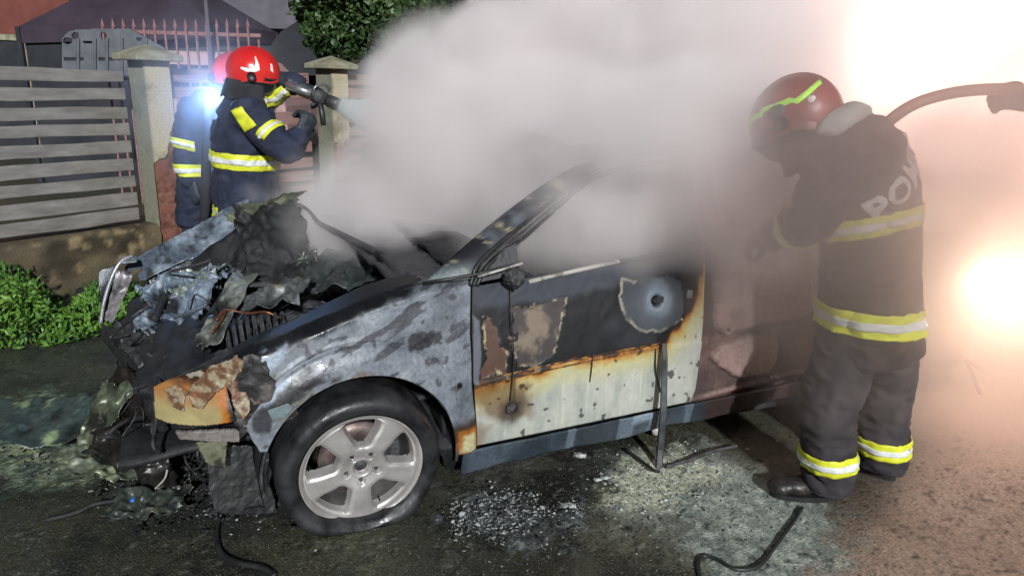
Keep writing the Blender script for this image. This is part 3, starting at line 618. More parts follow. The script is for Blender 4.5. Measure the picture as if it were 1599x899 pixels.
# roof, rails, rear and far side
def shell(name, P, m='soot', thick=.02, col=None): 
    P = np.array(P, float)
    return grid(name, P, MT[m], car, thick=thick, col=col)
rx = np.linspace(1.0, 3.25, 24); ry = np.linspace(.26, 1.54, 16)
shell('roof', [[(x, y, 1.375 + .05 * (1 - ((y - .9) / .64) ** 2) - .10 * np.clip((x - 2.1) / 1.15, 0, 1) ** 2 - .03 * np.clip((1.25 - x) / .25, 0, 1)) for y in ry] for x in rx])
for ys_, sg in ((.0, 1), (1.8, -1)):
    Yf = lambda y: ys_ + sg * y
    for nm, a, b in (('centre_pillar', (1.56, .0, .97), (1.62, .25, 1.38)), ('rear_pillar', (2.55, .0, 1.0), (2.75, .25, 1.36)), ('tail_pillar', (3.45, .05, 1.0), (3.22, .26, 1.28))):
        MB().tube([(a[0], Yf(a[1]), a[2]), (b[0], Yf(b[1]), b[2])], [.05, .035], 8).build(nm, MT['soot'], car, True)
    MB().tube(spline([(1.0, Yf(.27), 1.36), (1.6, Yf(.26), 1.385), (2.4, Yf(.26), 1.36), (3.22, Yf(.27), 1.27)], 5), .035, 8).build('roof_rail', MT['soot'], car, True)
MB().tube(spline([(.3, 1.75, .9), (.6, 1.68, 1.12), (1.0, 1.53, 1.35)], 6), .035, 8).build('windscreen_pillar', MT['soot'], car, True)
MB().tube([(1.0, .28, 1.36), (.97, .9, 1.40), (1.0, 1.52, 1.36)], .03, 8).build('roof_header', MT['soot'], car, True)
# far side doors and floor
gx = np.linspace(.45, 3.3, 40); gz = np.linspace(.17, .96, 14)
shell('far_side_panel', [[(x, 1.81 - .05 * sst(.6, 1, z), z + .03 * (x - .45) * sst(.5, .9, z)) for z in gz] for x in gx])
shell('floor_pan', [[(x, y, .2) for y in np.linspace(.02, 1.78, 8)] for x in np.linspace(.3, 3.6, 12)], 'char')
shell('tailgate', [[(3.66 + .1 * sst(.2, .6, z) - .12 * sst(.6, 1.0, z) - .1 * abs(y - .9) ** 2, y, z) for z in np.linspace(.25, .98, 12)] for y in np.linspace(.1, 1.7, 14)])
# rear door and quarter panel (burnt brown)
dz0 = edge_line((1085, 640), (1250, 600))
rear_arch_c, rar = np.array([2.70, .24]), .36
s = np.linspace(0, 1, 200); t = np.linspace(0, 1, 110); Sg, Tg = np.meshgrid(s, t, indexing='ij')
Zr = .2 + .8 * Tg
for _ in range(3): Xr = (drear(Zr) + .012) + (2.47 - drear(Zr) - .012) * Sg; Zr = .19 + (1.0 + .01 * Xr - .19) * Tg
nD = n2(Xr, Zr, 6, 5, 3.); nE = n2(Xr, Zr, 22, 4, 7.)
c = mixc(np.ones(Xr.shape + (3,)) * sR(82, 68, 66), sR(118, 94, 88), sst(-.2, .5, nD))
d1, k1 = reg([(1122, 392), (1262, 392), (1272, 480), (1240, 500), (1150, 516), (1136, 526), (1120, 512)], Xr, Zr, f=8, amp=.02, w=.006, seed=3.)
d2, k2 = reg([(1112, 560), (1130, 540), (1160, 530), (1212, 520), (1214, 560), (1200, 585), (1160, 588), (1125, 575)], Xr, Zr, f=8, amp=.015, w=.005, seed=6.)
c = mixc(c, sR(156, 128, 122), k1 * .85); c = mixc(c, sR(172, 146, 136), sst(.005, .0, np.abs(d1)) * .8); c = mixc(c, sR(164, 138, 130), k2 * .8)
c = mixc(c, sR(70, 50, 46), sst(.1, .5, nE) * .5)
line_ = sst(.014, .006, np.abs(Zr - np.interp(Xr, *np.array(sorted(SBP([(1095, 624), (1160, 606), (1250, 584)]))).T))); c = mixc(c, sR(150, 122, 112), line_ * sst(-.4, .2, nD))
keep = (np.hypot(Xr - rear_arch_c[0], Zr - rear_arch_c[1]) > rar)
Yr = yb(Xr, Zr) + .03 - .028 * k1 - .026 * k2 + .003 * nE - .012 * line_
rd = grid('rear_door', np.stack([Xr, Yr, Zr], -1), MT['panel'], car, keep=keep, col=c, rgh=np.full(Xr.shape, .7), thick=.012); rd['label'] = 'rear door burnt to bare brown metal with two sunken panels'
for p in ((1137, 514), (1240, 592), (1201, 588)):
    x_, z_ = SB(*p); MB().lathe([(0, -.006), (.009, -.004), (.011, .004)], 10, (x_, float(yb(x_, z_)) - .004, z_)).build('bolt', MT['soot'], rd, True)
gx = np.linspace(2.48, 3.66, 70); gz = np.linspace(.22, 1.0, 48); Xq, Zq = np.meshgrid(gx, gz, indexing='ij')
keep = np.hypot(Xq - rear_arch_c[0], Zq - rear_arch_c[1]) > rar
c = mixc(np.ones(Xq.shape + (3,)) * sR(52, 46, 46), sR(100, 84, 80), sst(-.2, .5, n2(Xq, Zq, 6, 5, 1.)))
grid('rear_quarter_panel', np.stack([Xq, yb(Xq, Zq) + .9 * np.clip(Xq - 3.3, 0, 1) ** 1.8, Zq], -1), MT['panel'], car, keep=keep, col=c, rgh=np.full(Xq.shape, .7), thick=.012)
# sill skirt, half melted
sk = []
sp_ = [(0.40, 0), (.9, 0), (1.5, 0), (2.35, 0)]
Xs, Ts = np.meshgrid(np.linspace(.385, 2.33, 240), np.linspace(0, 1, 16), indexing='ij')
ztop = dbot(Xs) - .012; zb_ = ztop - .10 - .018 * n2(Xs, Xs, 5, 3, 2.) + .02 * sst(1.5, 2.2, Xs)
Zs = zb_ + (ztop - zb_) * Ts
c = mixc(np.ones(Xs.shape + (3,)) * sR(52, 60, 68), sR(76, 86, 96), sst(-.1, .3, n2(Xs, Zs * .3, 6, 4, 2.)))
bars = sst(.0, .03, n2(Xs * 2, Zs * .15, 7, 2, 5.)) * (Xs > .85) * (Xs < 1.5); c = mixc(c, sR(104, 116, 128), bars * .75); c = mixc(c, sR(150, 165, 180), sst(.0, .01, Xs - 1.17) * sst(1.29, 1.28, Xs) * sst(.5, .8, Ts) * .8)
c = mixc(c, sR(64, 52, 50), sst(1.52, 1.62, Xs))
grid('sill_skirt', np.stack([Xs, -.075 + .03 * (1 - Ts) + .012 * Ts + .012 * n2(Xs, Zs, 7, 3, 3.), Zs], -1), MT['panel'], car, col=c, rgh=.35 + .2 * n2(Xs, Zs, 9, 3, 3.), thick=.012)
MB().box((.4, .04, .12), (3.3, .14, .21)).build('chassis_rail', MT['char'], car); MB().box((.4, 1.66, .12), (3.3, 1.76, .21)).build('chassis_rail', MT['char'], car)

# ---- front fender
AC, AR = np.array([-.005, .236]), .362
ftop = curve_x([(738, 430), (702, 436), (665, 443), (600, 462), (540, 486), (500, 503), (450, 525), (420, 537), (395, 543), (375, 556)])
xs_ = np.concatenate([np.linspace(-.46, AC[0] - AR, 26, False), AC[0] - AR * np.cos(np.linspace(0, pi, 190)), np.linspace(AC[0] + AR, .46, 24)[1:]]); t = np.linspace(0, 1, 120)
Xf, Tf = np.meshgrid(xs_, t, indexing='ij')
zl = np.where(np.abs(Xf - AC[0]) <= AR, AC[1] + np.sqrt(np.clip(AR ** 2 - (Xf - AC[0]) ** 2, 0, 9)), .215)
zl = np.where(Xf < AC[0] - AR, .36 + 2.2 * np.clip(AC[0] - AR - Xf, 0, .045) + .03 * n2(Xf, Xf * 0, 60, 3, 2.), zl); zl = np.maximum(zl, np.where(Xf < AC[0], .36, .2))
zt = ftop(Xf); Zf = zl + (zt - zl) * Tf
Xf = Xf + np.clip((Xf - .3) / .16, 0, 1) * (gap(Zf) - .46)
n1, n3 = n2(Xf, Zf, 7, 5, 3.), n2(Xf, Zf, 26, 4, 5.); nst = n2(Xf + .5 * Zf, (Zf - .45 * Xf) * 5, 7, 4, 8.)
c = mixc(np.ones(Xf.shape + (3,)) * sR(128, 134, 142), sR(90, 96, 104), sst(-.05, .45, n1)); c = mixc(c, sR(160, 166, 172), sst(.05, .45, n2(Xf, Zf, 5, 5, 13.)) * .8)
c = mixc(c, sR(120, 118, 104), sst(.1, .5, n2(Xf, Zf, 4, 4, 23.)) * .7)
c = mixc(c, sR(46, 48, 54), sst(.18, .34, nst) * .75); c = mixc(c, sR(60, 60, 62), sst(.3, .45, n3) * .8)
dt = zt - Zf
kk = sst(.035, .0, dt - .03 * sst(.3, -.1, Xf) + .03 * n1 + .015 * n3) ; c = mixc(c, sR(30, 31, 34), kk * sst(.36, .2, Xf))
c = mixc(c, sR(176, 190, 206), reg([(385, 548), (450, 530), (470, 560), (440, 600), (400, 640), (385, 600)], Xf, Zf, f=10, amp=.05, w=.01, seed=5.)[1] * sst(-.2, .3, nst) * .85)
c = mixc(c, sR(44, 42, 46), reg([(640, 518), (690, 515), (694, 540), (640, 545)], Xf, Zf, f=16, amp=.03, w=.006, seed=4.)[1] * .9)
c = mixc(c, sR(38, 36, 40), reg([(430, 640), (470, 605), (530, 592), (530, 580), (470, 590), (400, 640), (390, 670), (420, 668)], Xf, Zf, f=9, amp=.035, w=.01, seed=6.)[1] * .85)
c = mixc(c, sR(120, 90, 70), reg([(560, 575), (620, 582), (660, 612), (600, 598), (540, 590)], Xf, Zf, f=11, amp=.03, w=.01, seed=16.)[1] * .5)
dk = sdf(SBP([(700, 660), (760, 640), (760, 720), (690, 720)]), Xf, Zf) + .03 * n1
c = mixc(c, sR(60, 46, 36), sst(.03, -.02, dk)); c = mixc(c, OR, sst(-.02, -.045, dk) * .8); c = mixc(c, CREAM, sst(-.045, -.07, dk))
gx_, gz_ = SB(715, 600); c = mixc(c, sR(15, 15, 15), sst(.016, .011, np.hypot(Xf - gx_, Zf - gz_) + .004 * n3))
ra = np.hypot(Xf - AC[0], Zf - AC[1])
Yf_ = yb(Xf, Zf) - .03 * sst(.50, .40, ra) + .02 * sst(.0, 1, (ra - .47) / .1) * 0 + .0018 * n1 + .0012 * n3 + .05 * sst(.05, 0, dt) ** 2
Yf_ = Yf_ + .006 * sst(.012, .0, np.abs(ra - .47)) * (Xf < .3)
fen = grid('front_fender', np.stack([Xf, Yf_, Zf], -1), MT['panel'], car, col=c, rgh=np.clip(.38 + .35 * n3 + .25 * n1, .16, .9), thick=.006, keep=(Xf > -.435 + .05 * n2(Xf, Zf, 14, 4, 44.)))
fen['label'] = 'front fender scorched to mottled blue grey'
an = np.linspace(-.12, pi + .1, 50); MB().tube([(AC[0] + (AR + .001) * cos(a), -.078 + (.01 if a < 3 else .02), AC[1] + (AR + .001) * sin(a)) for a in an], .007, 6).build('arch_lip', MT['soot'], car, True)
m = MB(); m.lathe([(AR + .01, -.05), (AR + .015, .32), (.1, .34)], 30, (AC[0], 0, AC[1]), 'y', -.3, pi + .3); m.build('wheel_well', MT['char'], car, True)
m = MB(); m.lathe([(rar + .005, -.03), (rar + .01, .32), (.1, .34)], 30, (rear_arch_c[0], 0, rear_arch_c[1]), 'y', -.2, pi + .2); m.build('wheel_well', MT['char'], car, True)
# door gap seal
MB().tube([(float(gap(z)), float(yb(gap(z), z)) + .004, z) for z in np.linspace(.2, .93, 24)], .006, 6).build('door_gap_seal', MT['black'], car, True)
MB().tube([Cp(660, 442, .02), Cp(700, 436, .0), Cp(735, 430, -.01), Cp(760, 424, -.015), Cp(812, 412, -.02)], .007, 6).build('fender_seam', MT['black'], car, True)
x_, z_ = SB(690, 640); 

# ---- wheels
def make_wheel(cx_, cy_, cz_, camber, name='wheel', spin=0., flat=True, label=None):
    w = empty(name, (cx_, cy_, cz_), parent=car); w.rotation_euler = (camber, 0, 0)
    if label: w['label'] = label
    R = .226
    prof = [(R - .012, .02), (R - .002, .0), (R + .006, -.006), (R + .018, -.016), (R + .038, -.022), (R + .056, -.016), (R + .070, .002), (R + .077, .03), (R + .079, .07), (R + .079, .15), (R + .07, .20), (R + .03, .225), (R, .21)]
    P = []
    n = 120
    for r, y in prof:
        for k in range(n):
            a = 2 * pi * k / n; x, z = r * cos(a), r * sin(a)
            if flat and z < -.10:
                lim = -cz_ + .004 - .03 * 0; f = sst(-.12, -.245, np.array(z)); zz = max(z * (1 - .035 * f), lim); sq = (z - zz); y2 = y + (-.022 if y < .1 else .02) * f; x *= 1 + .03 * f; P.append((x, y2, zz)); continue
            P.append((x, y, z))
    F = [(i * n + k, i * n + (k + 1) % n, (i + 1) * n + (k + 1) % n, (i + 1) * n + k) for i in range(len(prof) - 1) for k in range(n)]
    pydata('tyre', P, F, MT['tyre'], w, True)
    # rim face as a height field in polar coordinates
    r = np.concatenate([np.linspace(.0, .1, 26), np.linspace(.1, .226, 70)[1:]]); th = np.linspace(0, 2 * pi, 421); Rg, Tt = np.meshgrid(r, th, indexing='ij')
    ph = (Tt - pi / 2 - spin + pi / 5) % (2 * pi / 5) - pi / 5       # 0 at the middle of a window
    half = radians(22.5) - radians(4.5) * sst(.17, .09, Rg)
    wx = (half - np.abs(ph)) * Rg; wr = np.minimum(Rg - .088, .203 - Rg)
    dwin = np.minimum(wx, wr); both = np.hypot(np.clip(.02 - wx, 0, 1), np.clip(.02 - wr, 0, 1)); dwin = np.where((wx < .02) & (wr < .02), .02 - both, dwin)
    h = .012 - .010 * sst(.03, .10, Rg) + .004 * sst(.12, .19, Rg)                       # dished centre
    h = np.where(Rg > .205, .006 - .012 * sst(.205, .222, Rg), h + .014 * sst(.199, .206, Rg) * 0)
    h = h + .012 * sst(.200, .203, Rg) * sst(.212, .207, Rg)
    drop = sst(.0, .011, dwin); h = h + .045 * drop
    h = h + .004 * sst(-.012, .0, dwin)
    ph2 = (Tt + pi / 2 - spin + pi / 5) % (2 * pi / 5) - pi / 5
    bx = Rg * np.cos(ph2) - .058; bz = Rg * np.sin(ph2); db = np.hypot(bx, bz)
    h = h + .02 * sst(.0155, .0125, db) + .022 * sst(.030, .026, Rg) - .003 * sst(.006, .0, np.abs(Rg - .037))
    keep = dwin < .0115
    grid('rim', np.stack([Rg * np.cos(Tt), h, Rg * np.sin(Tt)], -1), MT['alloy'], w, keep=keep)
    m = MB(); m.lathe([(.202, .02), (.198, .06), (.185, .10), (.18, .20)], 48); m.build('rim_barrel', MT['alloy_dark'], w, True)
    m = MB(); m.lathe([(.0, .10), (.07, .10), (.075, .085), (.145, .085), (.145, .105), (.0, .11)], 48); m.build('brake_disc', MT['disc'], w, True)
    m = MB(); m.box((.06, .06, -.06), (.16, .13, .06)); bevel(m.build('brake_caliper', MT['soot'], w), .01)
    for k in range(5):
        a = -pi / 2 + spin + 2 * pi * k / 5; m = MB(); m.lathe([(0, .018), (.008, .018), (.0095, .028)], 6, (.058 * cos(a), 0, .058 * sin(a))); m.build('wheel_bolt', MT['soot'], w)
    m = MB(); m.lathe([(0, .024), (.012, .022), (.016, .03), (.026, .032)], 20); m.build('hub', MT['soot'], w, True)
    m = MB(); m.lathe([(.0, .006), (.003, .006), (.003, .03)], 8, (.17 * cos(-1.15), .0, .17 * sin(-1.15))); m.build('valve', MT['black'], w)
    return w
make_wheel(-.022, -.104, .243, radians(5), label='front wheel with five broad silver spokes and a flat scorched tyre')
make_wheel(2.70, -.04, .27, 0, label='rear wheel half hidden behind the firefighter')
make_wheel(-.0, 1.62, .27, 0, label='far front wheel'); make_wheel(2.70, 1.60, .27, 0, label='far rear wheel')

# ---- bumper corner and what hangs below it
def side_patch(name, poly, yf, cf, step=.004, jag=.006, m='panel', thick=.006, f=18, seed=0., rg=.5, parent=None):
    step = .0026
    def loc(px, py):
        y = 0.
        for _ in range(8): x, z = S(px, py, y); y = float(yf(x, z))
        return x, z
    P = [loc(*p) for p in poly]; A = np.array(P); x = np.arange(A[:, 0].min() - .02, A[:, 0].max() + .02, step); z = np.arange(A[:, 1].min() - .02, A[:, 1].max() + .02, step)
    X, Z = np.meshgrid(x, z, indexing='ij'); d = sdf(P, X, Z) + jag * n2(X, Z, f, 4, seed); keep = d < 0
    c = cf(X, Z, d, loc); Y = yf(X, Z) + .003 * n2(X, Z, 25, 3, seed)
    return grid(name, np.stack([X, Y, Z], -1), MT[m], parent or car, keep=keep, col=c, rgh=np.full(X.shape, rg), thick=thick)
ybp = lambda x, z: -.055 + 1.6 * np.clip(-.44 - np.asarray(x, float), 0, 1) ** 1.6 + .03 * sst(.5, .62, np.asarray(z, float))
def cbp(X, Z, d, loc):
    c = mixc(np.ones(X.shape + (3,)) * sR(186, 172, 122), sR(160, 146, 100), sst(-.2, .4, n2(X, Z, 5, 3, 4.)))
    a, b = loc(250, 600), loc(345, 615); top = a[1] + (b[1] - a[1]) * (X - a[0]) / (b[0] - a[0])
    nn = .025 * n2(X, Z, 12, 4, 3.) + .012 * n2(X, Z, 36, 3, 3.); k = sst(-.045, .01, Z - top + nn + .025)
    c = mixc(c, sR(168, 104, 48), k * .8); c = mixc(c, sR(60, 34, 22), sst(.0, .05, Z - top + nn + .0)); c = mixc(c, sR(176, 168, 150), sst(.1, .25, n2(X, Z, 22, 4, 6.)) * sst(-.04, .0, Z - top) * .8)
    x1, _ = loc(366, 655); c = mixc(c, sR(176, 104, 24), sst(.05, .02, x1 - X + nn)); return mixc(c, sR(40, 30, 24), sst(.022, .004, x1 - X + nn))
side_patch('bumper_corner', [(240, 604), (262, 592), (300, 580), (346, 566), (356, 610), (369, 657), (300, 664), (262, 660), (243, 652)], ybp, cbp, seed=2., jag=.002, m='door')['label'] = 'yellowed bumper corner with a blistered orange top'
# crust of burnt paint rolling off the corner
def cr(X, Z, d, loc): return mixc(mixc(np.ones(X.shape + (3,)) * sR(160, 146, 120), sR(112, 80, 58), sst(-.1, .25, n2(X, Z, 44, 5, 2.))), sR(160, 100, 62), sst(.25, .5, n2(X, Z, 34, 4, 9.)))
side_patch('blistered_paint', [(292, 612), (310, 590), (330, 570), (368, 556), (388, 566), (386, 600), (392, 640), (380, 660), (368, 640), (352, 606), (335, 612), (318, 640), (300, 636)], lambda x, z: ybp(x, z) - .012 - .02 * np.abs(n2(np.asarray(x, float), np.asarray(z, float), 16, 4, 3.)), cr, jag=.012, seed=8., f=24)
side_patch('blistered_paint', [(255, 606), (275, 600), (292, 612), (286, 640), (272, 636), (262, 622)], lambda x, z: ybp(x, z) - .01, cr, jag=.012, seed=5., f=24)
# shredded metal between bumper and arch
def cs(X, Z, d, loc): return mixc(mixc(np.ones(X.shape + (3,)) * sR(38, 37, 38), sR(92, 90, 88), sst(.0, .4, n2(X, Z, 18, 4, 3.))), sR(120, 104, 92), sst(.25, .4, n2(X, Z, 40, 3, 4.)))
side_patch('torn_arch_edge', [(380, 560), (420, 560), (440, 620), (470, 630), (455, 650), (425, 665), (395, 675), (372, 690), (364, 650)], lambda x, z: yb(x, z) - .010 - .02 * np.abs(n2(np.asarray(x, float), np.asarray(z, float), 12, 3, 5.)), cs, jag=.05, f=11, seed=3.)
side_patch('hanging_flap', [(418, 640), (450, 628), (460, 636), (446, 650), (424, 656)], lambda x, z: yb(x, z) - .04, lambda X, Z, d, l: np.ones(X.shape + (3,)) * sR(112, 128, 132), jag=.004, seed=3.)
side_patch('bumper_beam', [(274, 672), (370, 668), (378, 674), (374, 688), (330, 687), (280, 682)], lambda x, z: .02 + 0 * np.asarray(x, float), lambda X, Z, d, l: mixc(np.ones(X.shape + (3,)) * sR(128, 122, 116), sR(90, 86, 84), sst(0, .4, n2(X, Z, 12, 3))), jag=.006, thick=.03)
side_patch('splash_guard', [(322, 700), (380, 692), (420, 700), (424, 760), (434, 796), (400, 806), (335, 800), (322, 760)], lambda x, z: .10 + .25 * np.asarray(z, float), lambda X, Z, d, l: mixc(np.ones(X.shape + (3,)) * sR(20, 25, 24), sR(34, 39, 37), sst(0, .4, n2(X, Z, 5, 3))), jag=.02, rg=.35, m='door')
side_patch('lower_bracket', [(306, 690), (356, 688), (352, 730), (330, 728), (318, 720)], lambda x, z: .05 + 0 * np.asarray(x, float), lambda X, Z, d, l: mixc(np.ones(X.shape + (3,)) * sR(110, 112, 88), sR(40, 40, 36), sst(-.1, .3, n2(X, Z, 20, 3))), jag=.012)

# ---- engine bay
def sheet(name, cs_, m='sheet', nx=70, ny=50, amp=.03, f=5, jag=.12, c1=(96, 104, 112), c2=(40, 42, 46), c3=None, seed=0., thick=.003, parent=None, rgh_=.4, ridge=True):
    A, B, C, D = [np.array(q, float) for q in cs_]; u, v = np.meshgrid(np.linspace(-.15, 1.15, nx), np.linspace(-.15, 1.15, ny), indexing='ij'); u_, v_ = u[..., None], v[..., None]
    P = A * (1 - u_) * (1 - v_) + B * u_ * (1 - v_) + C * u_ * v_ + D * (1 - u_) * v_
    N = np.cross(B - A, D - A); N /= np.linalg.norm(N); q = P * f + seed
    h = fbm(q, 4); hr = 1 - 2 * np.abs(fbm(q * 1.3 + 5, 3)) if ridge else 0
    P = P + N * (amp * (h + .9 * hr))[..., None]; P = P + (amp * .6) * np.stack([fbm(q + 11, 3), fbm(q + 23, 3), fbm(q + 31, 3)], -1)
    e = np.maximum(np.abs(u - .5), np.abs(v - .5)) - .5 + jag * fbm(np.stack([u * 4 + seed, v * 4, u * 0 + seed], -1), 5)
    keep = e < 0
    nn = fbm(P * 9 + seed, 4); c = mixc(np.ones(P.shape) * sR(*c2), sR(*c1), sst(-.25, .35, nn + .5 * (hr if ridge else 0)))
    if c3: c = mixc(c, sR(*c3), sst(.2, .4, fbm(P * 16 + seed + 3, 4)))
    return grid(name, P, MT[m], parent or car, keep=keep, col=c, rgh=np.clip(rgh_ + .3 * nn, .15, .9), thick=thick)
bx_ = MB()
shell('engine_bay_floor', [[(x, y, .34 - .12 * sst(-.3, -.8, np.array(x)) + .05 * float(vnoise(np.array([x * 6, y * 6, 0.])))) for y in np.linspace(.16, 1.72, 30)] for x in np.linspace(-.82, .4, 24)], 'char')
shell('bulkhead', [[(.36 + .03 * float(vnoise(np.array([y * 6, z * 6, 3.]))), y, z) for z in np.linspace(.2, .86, 14)] for y in np.linspace(.1, 1.72, 30)], 'char')
shell('scuttle', [[(x, y, .86 + .05 * (x - .2) + .03 * float(fbm(np.array([x * 9, y * 9, 1.]))) ) for y in np.linspace(.12, 1.68, 40)] for x in np.linspace(.16, .56, 14)], 'soot')
shell('dashboard', [[(.5 + .35 * sin(a), y, .72 + .2 * cos(a) + .04 * float(fbm(np.array([a * 3, y * 8, 4.])))) for a in np.linspace(-.3, 2.2, 12)] for y in np.linspace(.1, 1.7, 40)], 'char')
# inner wing ledge: the black band along the fender top
LA = [Cp(668, 442, .03), Cp(600, 464, .03), Cp(540, 488, .04), Cp(480, 512, .05), Cp(420, 538, .06), Cp(360, 568, .10), Cp(300, 590, .18), Cp(246, 622, .32)]
LB = [Cp(640, 428, .18), Cp(580, 444, .20), Cp(520, 470, .21), Cp(460, 500, .22), Cp(410, 520, .22), Cp(350, 552, .24), Cp(298, 578, .30), Cp(244, 604, .42)]
loft('wing_ledge', LB, LA, None, car, k=16, crown=-.01, cf=lambda P: mixc(mixc(np.ones(P.shape) * sR(22, 23, 24), sR(56, 60, 60), sst(.0, .5, fbm(P * 9, 4))), sR(98, 92, 78), sst(.25, .45, fbm(P * 17 + 5, 4)) * sst(-.2, -.5, P[..., 0])))
LC = [p + np.array([0, .02, -.28]) for p in LB]
loft('inner_wing', LB, LC, 'char', car, k=8, crown=.0)
# near strut tower and pale crumpled inner panels
sheet('strut_tower', [Cp(300, 540, .5), Cp(345, 545, .45), Cp(405, 425, .85), Cp(372, 425, .9)], c1=(122, 126, 120), c2=(50, 52, 50), c3=(150, 154, 144), amp=.02, f=8, seed=3.)
sheet('inner_panel', [Cp(362, 500, .6), Cp(470, 480, .5), Cp(500, 440, .8), Cp(400, 455, .8)], c1=(96, 100, 100), c2=(34, 36, 36), amp=.05, f=6, seed=7., c3=(124, 120, 100))
sheet('crumpled_sheet', [Cp(205, 540, .95), Cp(300, 560, .75), Cp(372, 425, 1.35), Cp(232, 445, 1.35)], c1=(112, 126, 140), c2=(30, 33, 38), c3=(160, 168, 176), amp=.07, f=8, seed=11., jag=.3, nx=150, ny=120, rgh_=.6)
sheet('crumpled_sheet', [Cp(245, 470, 1.2), Cp(350, 460, 1.2), Cp(352, 425, 1.4), Cp(280, 425, 1.4)], c1=(128, 138, 130), c2=(44, 46, 46), amp=.05, f=9, seed=17., jag=.3)
sheet('crumpled_sheet', [Cp(190, 560, .9), Cp(262, 590, .6), Cp(250, 530, .9), Cp(180, 515, 1.2)], c1=(60, 60, 60), c2=(20, 20, 22), amp=.05, f=8, seed=19., jag=.25)
sheet('inner_panel', [Cp(430, 470, .9), Cp(600, 450, .6), Cp(640, 400, .9), Cp(470, 400, 1.2)], c1=(60, 66, 66), c2=(24, 26, 28), amp=.05, f=5, seed=23.)
MB().tube(spline([Cp(392, 395, 1.25), Cp(352, 462, 1.0), Cp(312, 520, .75), Cp(272, 568, .55)], 5), [.03] * 16, 5).build('radiator_crossbar', MT['char'], car)
m = MB(); c0 = Cp(430, 470, .85); m.box(c0 - [.06, .05, .07], c0 + [.06, .05, .05], Matrix.Rotation(.4, 3, 'Z') @ Matrix.Rotation(.2, 3, 'X')); MT['ashbox'] = mat('ashy_white_casing', (.36, .40, .40), (.6, .64, .62), rough=.6, scale=14, bump=.5, bscale=20); bevel(m.build('battery_case', MT['ashbox'], car), .008)
for i in range(9):
    a = Cp(352 + i * 11, 500 - i * 1.5, .62); MB().tube([a, a + [.0, -.05, -.02], a + [.01, -.16, -.13]], .009, 5).build('radiator_fin', MT['soot'], car)
MT['copper'] = mat('scorched_copper', (.35, .13, .05), (.12, .06, .04), rough=.4, metal=.7, scale=30)
wire('wire', [Cp(338, 500, .55), Cp(352, 484, .6), Cp(385, 489, .6), Cp(415, 487, .62), Cp(436, 496, .6)], .006, 'copper', car); wire('wire', [Cp(352, 484, .6), Cp(346, 500, .55), Cp(330, 520, .5)], .005, 'copper', car)
for i in range(14):
    r = np.random.default_rng(50 + i); p = [Cp(r.uniform(200, 520), r.uniform(430, 560), r.uniform(.4, 1.3))]
    for _ in range(3): p.append(p[-1] + r.normal(0, .07, 3) * [1, 1, .6])
    wire('wire', p, float(r.uniform(.003, .007)), ('black', 'soot', 'metal')[i % 3], car)
for i in range(46):
    r = np.random.default_rng(150 + i); p0 = Cp(r.uniform(190, 420), r.uniform(600, 700), r.uniform(.25, .9)); p = [p0]
    for _ in range(3): p.append(p[-1] + np.array([r.normal(0, .04), r.normal(0, .05), -abs(r.normal(.03, .05))]))
    for q_ in p: q_[2] = max(q_[2], .03)
    wire('wire' if i % 2 else 'torn_strip', p, float(r.uniform(.002, .009)), ('black', 'char', 'soot', 'char')[i % 4], car, n=4 if i % 2 == 0 else 6, ns=4)
for k_, (pp, r_) in enumerate((([Cp(400, 505, .6), Cp(440, 470, .75), Cp(490, 450, .85), Cp(540, 430, .8)], .022), ([Cp(330, 470, 1.15), Cp(300, 450, 1.25), Cp(262, 460, 1.2), Cp(240, 500, 1.0)], .018), ([Cp(450, 520, .45), Cp(500, 490, .5), Cp(560, 462, .5)], .014))):
    MB().tube(spline(pp, 8), r_, 8).build('coolant_hose', MT['char'], car, True)
m = MB(); m.lathe([(.03, 0), (.05, .012), (.075, .012), (.085, 0)], 24, tuple(Cp(398, 440, .86)), 'z'); m.build('strut_mount', MT['soot'], car, True)
lump('engine_block', (-.2, .85, .46), (.3, .34, .14), 'soot', car, 9, .35, 5)
lump('charred_remains', (-.62, .8, .38), (.16, .5, .16), 'char', car, 4, .5, 6)
lump('charred_remains', (-.70, 1.35, .42), (.14, .3, .14), 'char', car, 8, .5, 6)
# far side fender and nose corner
sheet('far_fender', [Cp(222, 440, 1.66), Cp(205, 408, 1.76), Cp(392, 305, 1.78), Cp(425, 350, 1.66)], c1=(128, 140, 152), c2=(86, 96, 108), c3=(60, 64, 66), amp=.012, f=3, seed=2., jag=.14, nx=60, ny=120, ridge=False, rgh_=.35)
sheet('far_wing_inner', [Cp(245, 470, 1.6), Cp(225, 430, 1.68), Cp(400, 340, 1.68), Cp(430, 420, 1.6)], m='sheet', c1=(30, 32, 34), c2=(12, 12, 13), amp=.03, f=5, seed=5., nx=40, ny=60)
sheet('far_nose_panel', [Cp(160, 508, 1.62), Cp(152, 424, 1.72), Cp(188, 408, 1.74), Cp(178, 480, 1.6)], c1=(66, 72, 80), c2=(38, 42, 46), amp=.008, f=4, seed=6., jag=.04, ridge=False)
nb_ = [Cp(157, 505, 1.58), Cp(163, 470, 1.6), Cp(174, 435, 1.62), Cp(186, 412, 1.64), Cp(200, 402, 1.66), Cp(214, 405, 1.68)]
MT['edge'] = mat('torn_bare_edge', (.24, .25, .27), (.5, .5, .52), rough=.35, metal=.5, scale=18); MB().tube(spline(nb_, 6), [.010] * 31, 6).build('nose_corner_edge', MT['edge'], car, True)
sheet('headlamp_frame', [Cp(166, 500, 1.5), Cp(180, 505, 1.45), Cp(212, 425, 1.6), Cp(186, 420, 1.62)], c1=(132, 128, 130), c2=(60, 60, 64), amp=.012, f=8, seed=8., jag=.1)
